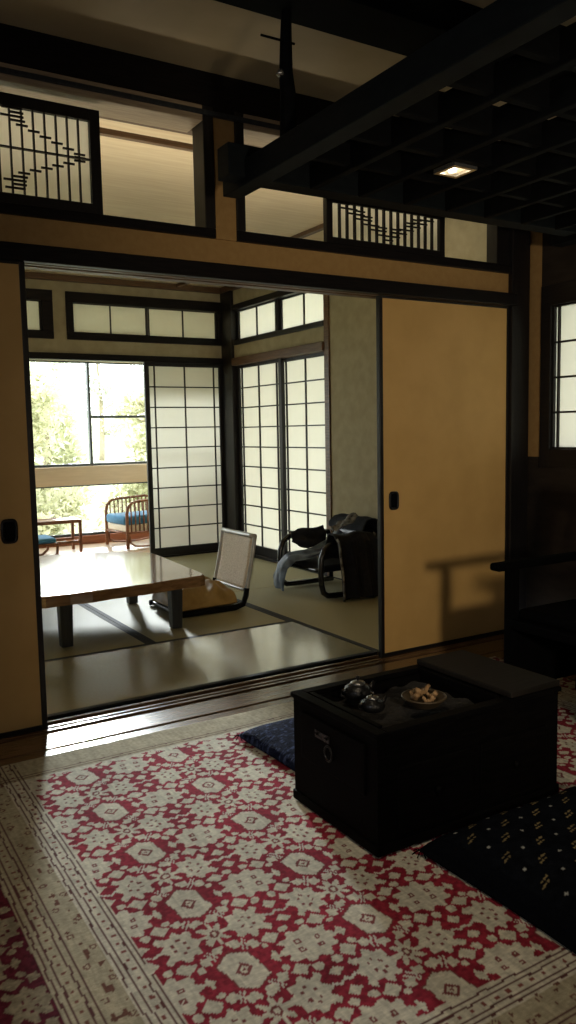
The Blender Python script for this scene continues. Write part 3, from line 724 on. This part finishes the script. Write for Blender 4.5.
# ------------------------------------------------------------------ dark armchair at right of the chest
t = thing('armchair', (2.62, 2.03, 0), 'black wooden armchair in the dark at right, facing the chest', 'armchair')
zz = RUGZ
def cp(b, name, m=M['dark_chair'], smooth=False):
    o = b.build(name, m, t, smooth); return o
ax0, ax1, ay0, ay1 = 2.42, 2.88, 1.80, 2.26
for x, y in ((ax0, ay0), (ax0, ay1)): bevelmod(cp(MB().box(x - .022, x + .022, y - .022, y + .022, zz, .60), 'leg'), .006)
for y in (ay0, ay1): cp(MB().bar((ax1 - .02, y, zz), (ax1, y, .40), .042, .042).bar((ax1, y, .40), (ax1 + .07, y, .86), .042, .036), 'leg')
bevelmod(cp(MB().box(ax0 - .03, ax1 + .01, ay0 - .015, ay1 + .015, .36, .40), 'seat'), .01)
bevelmod(cp(MB().box(ax0 + .0, ax1 - .03, ay0 + .03, ay1 - .03, .40, .445), 'seat_pad', M['dark_chair']), .018)
for y in (ay0, ay1): bevelmod(cp(MB().box(ax0 - .10, ax1 + .03, y - .028, y + .028, .60, .632), 'armrest'), .01)
for k in range(5):
    y = ay0 + .075 + k * .078; cp(MB().bar((ax1 + .003, y, .41), (ax1 + .065, y, .83), .022, .016), 'back_slat')
bevelmod(cp(MB().box(ax1 + .045, ax1 + .09, ay0 - .03, ay1 + .03, .81, .89), 'top_rail'), .012)

for y in (ay0, ay1): cp(MB().box(ax0 + .02, ax1 - .02, y - .010, y + .010, .10, .36), 'gap_infill')  # panels added to black out the bright gap under the seat

# ------------------------------------------------------------------ low table
t = thing('low_table', (1.5, 4.9, 0), 'low glossy brown slab table with dark square legs on the straw mats', 'table')
poly = [(.985, 4.26), (1.0, 4.215), (1.05, 4.195), (1.18, 4.205), (1.3, 4.19), (1.42, 4.215), (1.62, 4.215), (1.8, 4.245), (1.97, 4.255), (2.005, 4.275), (2.015, 4.33), (2.04, 4.7), (2.07, 5.1), (2.085, 5.32), (2.06, 5.4), (1.93, 5.5), (1.75, 5.58), (1.5, 5.66), (1.2, 5.7), (.95, 5.69), (.9, 5.6), (.92, 5.1), (.95, 4.6), (.975, 4.2)]
o = MB().prism(poly, .268, .33, .012).build('tabletop', M['table'], t)
for x, y in ((1.195, 4.375), (1.87, 4.415), (1.15, 5.42), (1.9, 5.24)):
    b = MB(); A = .037; B_ = .031
    vs = [b.bm.verts.new((x + i * q, y + j * q, z)) for z, q in ((.003, B_), (.268, A)) for i, j in ((-1, -1), (1, -1), (1, 1), (-1, 1))]
    for k in range(4): b.bm.faces.new((vs[k], vs[(k + 1) % 4], vs[4 + (k + 1) % 4], vs[4 + k]))
    b.bm.faces.new(vs[3::-1]); b.bm.faces.new(vs[4:])
    o = b.build('leg', M['table_leg'], t); bevelmod(o, .004)
for q in (((1.195, 4.40, .245), (1.15, 5.4, .245)), ((1.87, 4.43, .245), (1.9, 5.22, .245))): MB().bar(*q, .03, .045).build('apron', M['table_leg'], t)

# ------------------------------------------------------------------ legless chair and its cushion
t = thing('legless_chair', (2.3, 4.9, 0), 'legless floor chair with cane back panel beside the low table', 'legless chair')
# plane of the back, leaning away (+x)
def bk(y, s): return (2.455 + .085 * s ** 1.3 + .012 * math.sin(s * PI), y, .06 + .42 * s)
y0_, y1_ = 4.62, 5.09
MB().grid(lambda a, b: Vector(bk(y0_ + .02 + (y1_ - y0_ - .04) * a, .16 + .80 * b)), 10, 14).build('cane_panel', M['cane'], t, True)
solidify(t.children[-1], .006)
b = MB()
for y in (y0_, y1_): b.tube([bk(y, k / 12) for k in range(13)], .014, 10)
b.tube([bk(y0_ + (y1_ - y0_) * k / 8, 1.0) for k in range(9)], .016, 10).tube([bk(y0_ + (y1_ - y0_) * k / 8, .15) for k in range(9)], .011, 8)
b.build('back_frame', M['grey_frame'], t, True)['label'] = 'silvery grey back frame'
for y in (y0_, y1_): MB().tube([(1.97, y, .022), (2.2, y, .02), (2.38, y, .02), (2.44, y, .035), (2.462, y, .09), (2.47, y, .14)], .019, 10).build('side_rail', M['black_lacquer'], t, True)
o = MB().box(1.98, 2.43, y0_, y1_, .012, .034).build('seat', M['table_leg'], t); bevelmod(o, .006)
def goldc(name):
    o = pillow(name, 2.19, 4.85, .42, .44, .13, M['gold'], .05, 90, None, .016, z0=0.0415, seed=5, sag=.012)
    me = o.data
    for v in me.vertices:   # gathered satin folds that fan from the middle
        if v.co.z > .02:
            a = math.atan2(v.co.y, v.co.x - .03); rr = math.hypot(v.co.x - .03, v.co.y)
            v.co.z += .019 * math.sin(a * 7 + rr * 26) * min(1, rr / .1) * min(1, (v.co.z - .02) / .04)
    return o
tag(goldc('seat_cushion'), 'rumpled gold satin cushion on the legless chair seat', 'cushion')

# ------------------------------------------------------------------ bentwood armchair with clothes
t = thing('armchair', (3.25, 4.8, 0), 'low black bentwood armchair buried under clothes by the olive wall', 'armchair')
def side(y):
    P = [(3.47, y, .026), (3.3, y, .026), (3.12, y, .026), (3.055, y, .03), (3.02, y, .055), (3.005, y, .11), (3.0, y, .2), (3.005, y, .29), (3.03, y, .35), (3.08, y, .385), (3.16, y, .40), (3.3, y, .40), (3.44, y, .395)]
    return MB().tube(P, .02, 10, sx=1.1)
for y in (4.53, 5.08):
    fr = side(y).build('side_frame', M['bent_black'], t, True)
o = MB().box(3.05, 3.46, 4.56, 5.05, .185, .235).build('seat', M['coat'], t); bevelmod(o, .015)
o = MB().bar((3.44, 4.55, .22), (3.44, 5.06, .22), .03, .03).build('rear_rail', M['bent_black'], t)
b = MB()
b.grid(lambda a, c: (3.45 + .075 * c + .03 * (abs(2 * a - 1) ** 2) * -1 + .0, 4.54 + .53 * a, .22 + (.26 - .06 * abs(2 * a - 1) ** 3) * c), 14, 8)
o = b.build('backrest', M['bent_black'], t, True); solidify(o, .024)
o = MB().tube([(3.02, y, .205 - .01 * math.sin(k / 6 * PI)) for k, y in enumerate([4.53 + .55 * k / 6 for k in range(7)])], .016, 8).build('front_rail', M['bent_black'], t, True)
for y in (4.53, 5.08):
    MB().tube([(3.44, y, .395), (3.46, y, .25), (3.46, y, .026)], .017, 8).build('rear_leg', M['bent_black'], t, True)

def cloth(name, path, y0, y1, m, label, cat, seed, fold=.014, nf=5, taper=0.0, wid=None, th=.014, n=34, skew=0.0):
    """garment draped along a polyline (x,z) and spread from y0 to y1, with folds running down it"""
    P = [Vector((x, 0, z)) for x, z in path]
    L = [0]
    for a, b in zip(P, P[1:]): L.append(L[-1] + (b - a).length)
    def at(s):
        s *= L[-1]
        for k in range(len(P) - 1):
            if s <= L[k + 1] + 1e-9:
                q = (s - L[k]) / max(1e-6, L[k + 1] - L[k]); tg = (P[k + 1] - P[k]).normalized()
                return P[k].lerp(P[k + 1], q), Vector((-tg.z, 0, tg.x))
        return P[-1], Vector((0, 0, 1))
    rs = np.random.default_rng(seed); ph = rs.random(4) * 6
    def fn(a, c):
        p, nrm = at(a)
        sp = 1 - taper * a
        yc = (y0 + y1) / 2 + skew * (a - .5); hw = (y1 - y0) / 2 * sp * (1 + .08 * math.sin(a * 7 + ph[0]))
        y = yc + (2 * c - 1) * hw
        fo = fold * (.55 * math.sin(c * nf * 2 * PI + ph[1] + 1.8 * math.sin(a * 4 + ph[2])) + .45 * math.sin(c * nf * 3.7 + a * 9 + ph[3]) + .5)
        v = p + nrm * fo; v.y = y + .012 * math.sin(a * 13 + ph[2])
        v.z = max(v.z, .008)
        return v
    b = MB().grid(fn, n, n); o = b.build(name, m, None, True)
    solidify(o, th, 1); subsurf(o, 1)
    tag(o, label, cat)
    return o
def ribbon(name, line, hw, perp, m, label, cat, seed, fold, nf, th=.012, n=40, ymax=None, parent=None):
    """cloth swept along a 3-D line, hw half widths at the line's points, spread along the horizontal direction perp"""
    L = [Vector(p) for p in line]; q = Vector(perp).normalized(); rs = np.random.default_rng(seed); ph = rs.random(5) * 6
    def fn(a, c):
        k = a * (len(L) - 1); i = min(int(k), len(L) - 2); w = k - i
        w2 = w * w * (3 - 2 * w) * .5 + w * .5
        p = L[i].lerp(L[i + 1], w2); h = hw[i] * (1 - w) + hw[i + 1] * w
        tg = (L[i + 1] - L[i]).normalized(); nr = q.cross(tg); nr = nr if nr.z > 0 or abs(nr.z) < .3 and nr.x < 0 else -nr
        e = 2 * c - 1
        fo = fold * (1 + .6 * math.sin(c * nf * 2 * PI + ph[0] + 2 * math.sin(a * 5 + ph[1])) + .5 * math.sin(c * nf * 3.3 + a * 11 + ph[2]) - .9 * abs(e) ** 3)
        v = p + q * (e * h * (1 + .10 * math.sin(a * 9 + ph[3]))) + nr * fo
        if ymax is not None and v.x > 2.95: v.y = min(v.y, ymax)
        v.z = max(v.z, .012)
        return v
    o = MB().grid(fn, n, n).build(name, m, parent, True); solidify(o, th, 0); subsurf(o, 1)
    if parent is None: tag(o, label, cat)
    return o
# slate-blue jacket running from the backrest across the seat and over the front
ribbon('jacket', [(3.36, 4.80, .43), (3.30, 4.82, .345), (3.20, 4.85, .285), (3.08, 4.88, .268), (2.985, 4.91, .262), (2.935, 4.94, .20), (2.925, 4.96, .10), (2.93, 4.97, .03)],
       [.09, .115, .125, .125, .115, .13, .14, .13], (.25, .95, 0), M['denim'], 'slate blue jacket spread from the backrest over the seat front of the bentwood chair', 'jacket', 3, .014, 2.2, ymax=5.04)
# black coat over the near arm, hanging to the floor
def coat_arm():
    path = [(.075, .27), (.055, .38), (.02, .448), (-.025, .448), (-.06, .40), (-.075, .28), (-.09, .14), (-.105, .016)]
    def fn(a, c):
        k = a * (len(path) - 1); i = min(int(k), len(path) - 2); q = k - i
        dy = path[i][0] * (1 - q) + path[i + 1][0] * q; z = path[i][1] * (1 - q) + path[i + 1][1] * q
        flare = 1 + .30 * max(0, a - .4)
        x = 3.245 + (c - .5) * .33 * flare + .04 * max(0, a - .4)
        fo = (.018 * (1 + math.sin(c * 19 + a * 2)) + .008 * math.sin(c * 41 + 1)) * min(1, max(.15, (a - .3) * 2)) * (a > .3)
        return Vector((x, 4.53 + dy - fo - .02 * (a > .4) * a, max(z + .008 * math.sin(c * 9 + a * 5), .012)))
    o = MB().grid(fn, 44, 60).build('coat', M['coat'], None, True); solidify(o, .01, 0)
    tag(o, 'black coat hanging to the floor over the near arm of the bentwood chair', 'coat')
    e = MB().tube([fn(.50 + .48 * k / 12, .03 + .012 * math.sin(k)) + Vector((-.008, -.014, .004)) for k in range(13)], .008, 6).build('pale_edging', M['scarf'], o, True); e['label'] = 'pale grey front edging'
coat_arm()
# black coat folded over the backrest
ribbon('coat', [(3.425, 4.83, .44), (3.435, 4.83, .475), (3.47, 4.83, .515), (3.52, 4.82, .525), (3.562, 4.82, .50), (3.57, 4.82, .40), (3.57, 4.82, .24)], [.20, .215, .225, .24, .235, .22, .2], (0, 1, 0), M['coat'],
       'black coat folded over the backrest of the bentwood chair', 'coat', 12, .004, 3)
ribbon('scarf', [(3.40, 4.66, .555), (3.34, 4.67, .515), (3.28, 4.69, .475), (3.235, 4.72, .45)], [.05, .075, .08, .06], (.3, .95, 0), M['scarf'], 'crumpled pale grey scarf on top of the clothes heap', 'scarf', 22, .016, 2.5, th=.008, n=24)
# sweater lying along the far arm
ribbon('sweater', [(3.375, 5.03, .375), (3.30, 5.03, .37), (3.20, 5.03, .37), (3.13, 5.03, .375), (3.07, 5.03, .385)], [.075, .08, .075, .06, .04], (0, .32, 1), M['coat'], 'black sweater hung inside the far arm of the bentwood chair', 'sweater', 17, .010, 2, th=.010)

# ------------------------------------------------------------------ sunroom: rattan chairs and side table
def rattan_chair(label):
    """local coords: faces -x, near side is -y"""
    t = thing('rattan_chair', (0, 0, 0), label, 'rattan chair')
    W, D = .48, .56
    def loop(y):
        return [(0, y, .0), (.0, y, .22), (.0, y, .45), (.015, y, .53), (.06, y, .585), (.14, y, .605), (.3, y, .61), (.46, y, .62), (.54, y, .60), (.57, y, .54), (.57, y, .3), (.57, y, 0)]
    for y in (0, W):
        a = MB().tube(loop(y), .017, 10).build('side_loop', M['rattan'], t, True, local=True)
        for k in range(1, 12):
            x = .0 + .57 * k / 12; ztop = .60 if .08 < x < .5 else .56
            MB().tube([(x, y, .20), (x, y, ztop)], .0075, 8).build('spindle', M['rattan'], a, True, local=True)
        MB().tube([(0, y, .2), (.57, y, .2)], .012, 8).build('rail', M['rattan'], a, True, local=True)
        MB().tube([(.02, y, .17), (.03, y, .08), (.08, y, .03), (.2, y, .015), (.37, y, .015), (.49, y, .03), (.54, y, .08), (.55, y, .17)], .012, 8).build('bow', M['rattan'], a, True, local=True)
    bkm = MB().tube([(.57, 0, .54), (.6, .05, .66), (.62, .12, .72), (.625, W / 2, .74), (.62, W - .12, .72), (.6, W - .05, .66), (.57, W, .54)], .016, 10).build('back_loop', M['rattan'], t, True, local=True)
    for k in range(1, 8):
        y = W * k / 8; MB().tube([(.57, y, .2), (.62, y, .70)], .0075, 8).build('spindle', M['rattan'], bkm, True, local=True)
    for x in (0, .57): MB().tube([(x, 0, .2), (x, W, .2)], .013, 8).build('cross_rail', M['rattan'], t, True, local=True)
    o = MB().box(.0, .56, .015, W - .015, .21, .30).build('valance', M['cream_wood'], t, local=True); bevelmod(o, .02); o['label'] = 'pale cloth seat base'
    o = MB().box(-.02, .55, .02, W - .02, .30, .42, .03).build('seat_cushion', M['blue'], t, True, local=True); o['label'] = 'blue seat cushion'
    return t
rc = rattan_chair('rattan chair with blue cushion beside the white paper door'); rc.location = (2.80, 7.78, .0); rc.rotation_euler = (0, 0, .12); rc.scale = (1, 1, .80)
t = thing('footstool', (1.75, 7.62, 0), 'low rattan footstool with blue cushion in front of the small wooden table', 'footstool')
for y in (7.45, 7.79):
    MB().tube([(1.50, y, .16), (1.51, y, .07), (1.56, y, .025), (1.66, y, .013), (1.84, y, .013), (1.94, y, .025), (1.99, y, .07), (2.0, y, .16)], .013, 10).build('bow', M['rattan'], t, True)
for x in (1.5, 2.0): MB().tube([(x, 7.44, .16), (x, 7.80, .16)], .013, 8).build('cross_rail', M['rattan'], t, True)
o = MB().box(1.5, 2.0, 7.44, 7.80, .15, .172).build('seat', M['rattan'], t); bevelmod(o, .006)
o = MB().box(1.49, 1.99, 7.44, 7.79, .172, .222, .02).build('seat_cushion', M['blue'], t, True); o['label'] = 'blue seat cushion'
t = thing('side_table', (2.13, 7.9, 0), 'small brown wooden side table by the rattan chairs', 'side table')
sx0, sx1, sy0, sy1, sz = 1.72, 2.36, 7.86, 8.16, .335
o = MB().box(sx0, sx1, sy0, sy0 + .03, sz - .035, sz).box(sx0, sx1, sy1 - .03, sy1, sz - .035, sz).box(sx0, sx0 + .03, sy0 + .03, sy1 - .03, sz - .035, sz).box(sx1 - .03, sx1, sy0 + .03, sy1 - .03, sz - .035, sz).build('top_frame', M['rattan'], t); bevelmod(o, .004)
MB().box(sx0 + .028, sx1 - .028, sy0 + .028, sy1 - .028, sz - .012, sz - .004).build('top_panel', M['rattan'], t)
for x in (sx0 + .016, sx1 - .016):
    for y in (sy0 + .016, sy1 - .016):
        o = MB().box(x - .014, x + .014, y - .014, y + .014, 0, sz - .035).build('leg', M['rattan'], t); bevelmod(o, .003)
for q in ((sy0 + .006, sy0 + .026), (sy1 - .026, sy1 - .006)): MB().box(sx0 + .03, sx1 - .03, *q, .10, .125).build('stretcher', M['rattan'], t)

# ------------------------------------------------------------------ garden beyond the window
def gz(x, y):
    return -.45 + max(0, y - 9.6) * .10 + .12 * math.sin(x * .9 + y * .5)
b = MB().grid(lambda a, c: Vector((-9 + 26 * a, 8.62 + 24 * c, gz(-9 + 26 * a, 8.62 + 24 * c))), 50, 50)
struct(b.build('ground', M['ground'], None, True), 'leafy slope rising beyond the garden window', 'ground')
struct(MB().box(3.75, 16, -6, 8.6, -.6, -.5).build('ground_side', M['ground']), 'leafy ground outside the right wall', 'ground')
def tree(name, label, cat, h, rad, nleaf, lm, seed, bare=.25, lsize=.10, group='trees and shrubs on the slope'):
    rs = random.Random(seed)
    t = thing(name, (0, 0, 0), label, cat, group)
    b = MB(); tips = []
    lean = rs.uniform(-.12, .12)
    pts = [(lean * h * q * q + .03 * math.sin(q * 7), .05 * math.sin(q * 5 + seed), h * q) for q in [k / 10 for k in range(11)]]
    b.tube(pts, .035 + h * .014, 8, r1=.012)
    for k in range(16 if h > 1.5 else 9):
        q = rs.uniform(bare, .98); i = int(q * 10); p = Vector(pts[i]); a = rs.uniform(0, 2 * PI); L = rad * rs.uniform(.5, 1.0) * (1.15 - .5 * q)
        d = Vector((math.cos(a), math.sin(a), rs.uniform(.15, .8))).normalized()
        e = p + d * L; b.tube([p, p + d * L * .5 + Vector((0, 0, -.03)), e], .018, 6, r1=.005)
        tips += [p + d * L * .55, p + d * L * .8, e]
    b.build('trunk', M['bark'], t, True, local=True)
    fb = bmesh.new()
    for k in range(nleaf):
        c = rs.choice(tips) + Vector((rs.gauss(0, 1), rs.gauss(0, 1), rs.gauss(0, .8))) * rad * .22
        n = Vector((rs.gauss(0, 1), rs.gauss(0, 1), rs.gauss(0, 1) + .5)).normalized(); a = n.orthogonal().normalized(); bb = n.cross(a)
        th = rs.uniform(0, PI); a, bb = a * math.cos(th) + bb * math.sin(th), bb * math.cos(th) - a * math.sin(th)
        s = lsize * rs.uniform(.6, 1.3)
        fb.faces.new([fb.verts.new(c + a * s), fb.verts.new(c + bb * s * .38 + n * s * .1), fb.verts.new(c - a * s), fb.verts.new(c - bb * s * .38 + n * s * .1)])
    me = bpy.data.meshes.new('foliage'); fb.to_mesh(me); fb.free(); me.materials.append(lm)
    o = link(bpy.data.objects.new('foliage', me)); o.parent = t; o['kind'] = 'stuff'
    return t
def put(t, x, y, rz=0, s=1):
    t.location = (x, y, gz(x, y) - .03); t.rotation_euler = (0, 0, rz); t.scale = (s, s, s)
tA = tree('tree', 'thin leafy tree rising behind the left pane of the garden window', 'tree', 4.2, 1.0, 1700, M['leaf2'], 3)
put(tA, 3.7, 15.6)
tB = tree('tree', 'yellowish young tree nearest the left pane of the garden window', 'tree', 2.0, .58, 3000, M['leaf1'], 5, .04, .065)
put(tB, 2.6, 11.0)
labs = ['pale tree high on the slope behind the right pane with the crossbar', 'pale tree at the left hidden by the tan door']
for lb, (x, y, rz, s) in zip(labs, ((6.2, 18.8, 1.2, .75), (.2, 15.0, 5.2, 1.0))):
    c = dup(tA); put(c, x, y, rz, s); c['label'] = lb
labs = ['yellowish young tree behind the right pane', 'yellowish young tree behind the paper door', 'yellowish young tree in line with the window mullion']
for lb, (x, y, rz, s) in zip(labs, ((4.45, 11.2, 2, 1.05), (6.6, 12.6, 1, 1.0), (3.35, 13.0, 4, 1.15))):
    c = dup(tB); put(c, x, y, rz, s); c['label'] = lb
tC = tree('tree', 'broad pale tree high behind the mullion of the garden window', 'tree', 3.4, 1.5, 2600, M['leaf2'], 23, .12, .10)
put(tC, 6.0, 22)
labs = ['broad pale tree far behind the left pane', 'broad pale tree far behind the crossbar pane', 'broad pale tree far off at the right of the slope']
for lb, (x, y, rz, s) in zip(labs, ((2.2, 21, 1, 1.0), (9.6, 23, 3, 1.05), (13.2, 22, 5, 1.0))):
    c = dup(tC); put(c, x, y, rz, s); c['label'] = lb
sh = tree('shrub', 'low yellow green shrub below the left pane', 'shrub', .7, .34, 600, M['leaf1'], 8, .05, .045)
put(sh, 2.2, 9.55)
labs = ['low shrub behind the blue cushioned chair', 'low shrub up the slope between the two panes', 'low shrub beyond the right pane']
for lb, (x, y, rz, s) in zip(labs, ((3.4, 9.6, 1, 1.0), (2.2, 12.8, 3, 1.0), (4.5, 9.9, 4, 1.0))):
    c = dup(sh); put(c, x, y, rz, s); c['label'] = lb

struct(MB().box(3.72, 5.5, -2, 8.45, 2.45, 2.53).build('sky_blocker', M['ceil_main']), 'eave added out of view to dim the sky on the side paper doors', 'blocker')  # unseen slab put here to cut sky light reaching the side papers
# ------------------------------------------------------------------ light
w = bpy.data.worlds.new('sky'); SC.world = w; w.use_nodes = True
bg = w.node_tree.nodes['Background']
bg.inputs[0].default_value = (.93, .98, 1.0, 1); bg.inputs[1].default_value = 7
def area(name, loc, rot, sx, sy, power, color, portal=False):
    l = bpy.data.lights.new(name, 'AREA'); l.shape = 'RECTANGLE'; l.size = sx; l.size_y = sy; l.energy = power; l.color = color
    if portal: l.cycles.is_portal = True
    o = link(bpy.data.objects.new(name, l)); o.location = loc; o.rotation_euler = rot
    return o
# sky comes in through these openings (sampling aids for the sky only)
area('sky_opening_garden', (2.0, YG + .12, 1.05), (-PI / 2, 0, 0), 4.4, 1.9, 1, (1, 1, 1), True)
area('sky_opening_side', (TX1 + .14, 6.07, 1.15), (0, PI / 2, 0), 2.3, 1.6, 1, (1, 1, 1), True)
area('sky_opening_front_room', (XR + .13, 2.53, 1.43), (0, PI / 2, 0), .8, 1.05, 1, (1, 1, 1), True)
su = bpy.data.lights.new('low_sun', 'SUN'); su.energy = 6.2; su.angle = math.radians(5); su.color = (.93, .98, 1.0)
so = link(bpy.data.objects.new('low_sun', su)); so.location = (4, 12, 5)
so.rotation_euler = Vector((-.27, -1.0, -.285)).to_track_quat('-Z', 'Y').to_euler()
area('lintel_fill_light', (1.7, 3.62, 2.02), (PI - .35, 0, 0), 3.2, .06, 9, (1, .88, .68))  # hidden upward fill, added to brighten the back room ceiling
# weak fill light added at the left wall, behind the viewer; no window there
area('left_fill_light', (-1.55, .3, 1.45), (0, -PI / 2, 0), 1.0, 1.0, 10, (.95, .97, 1))
# warm fill added to brighten the rug, left of the lattice rack; no fixture
dl = bpy.data.lights.new('rug_fill_spot', 'SPOT'); dl.energy = 40; dl.color = (1, .82, .56); dl.spot_size = math.radians(80); dl.spot_blend = 1; dl.shadow_soft_size = .08
d_ = link(bpy.data.objects.new('rug_fill_spot', dl)); d_.location = (.88, 1.3, 2.5)
# lamp behind the viewer
def aim(o, tgt):
    o.rotation_euler = (Vector(tgt) - o.location).to_track_quat('-Z', 'Y').to_euler()
sl = bpy.data.lights.new('room_spot', 'SPOT'); sl.energy = 135; sl.color = (1, .84, .62); sl.spot_size = math.radians(75); sl.spot_blend = 1; sl.shadow_soft_size = .09
lamp = link(bpy.data.objects.new('room_spot', sl)); lamp.location = (.98, -.43, 1.12); aim(lamp, (3.0, 3.2, 1.15))

SC.view_settings.view_transform = 'Standard'; SC.view_settings.look = 'None'; SC.view_settings.gamma = 1; SC.view_settings.exposure = 0
SC.view_settings.use_curve_mapping = False
SC.cycles.max_bounces = 10; SC.cycles.diffuse_bounces = 6; SC.cycles.glossy_bounces = 5; SC.cycles.transparent_max_bounces = 12
SC.cycles.use_denoising = True
SC.cycles.sample_clamp_indirect = 6
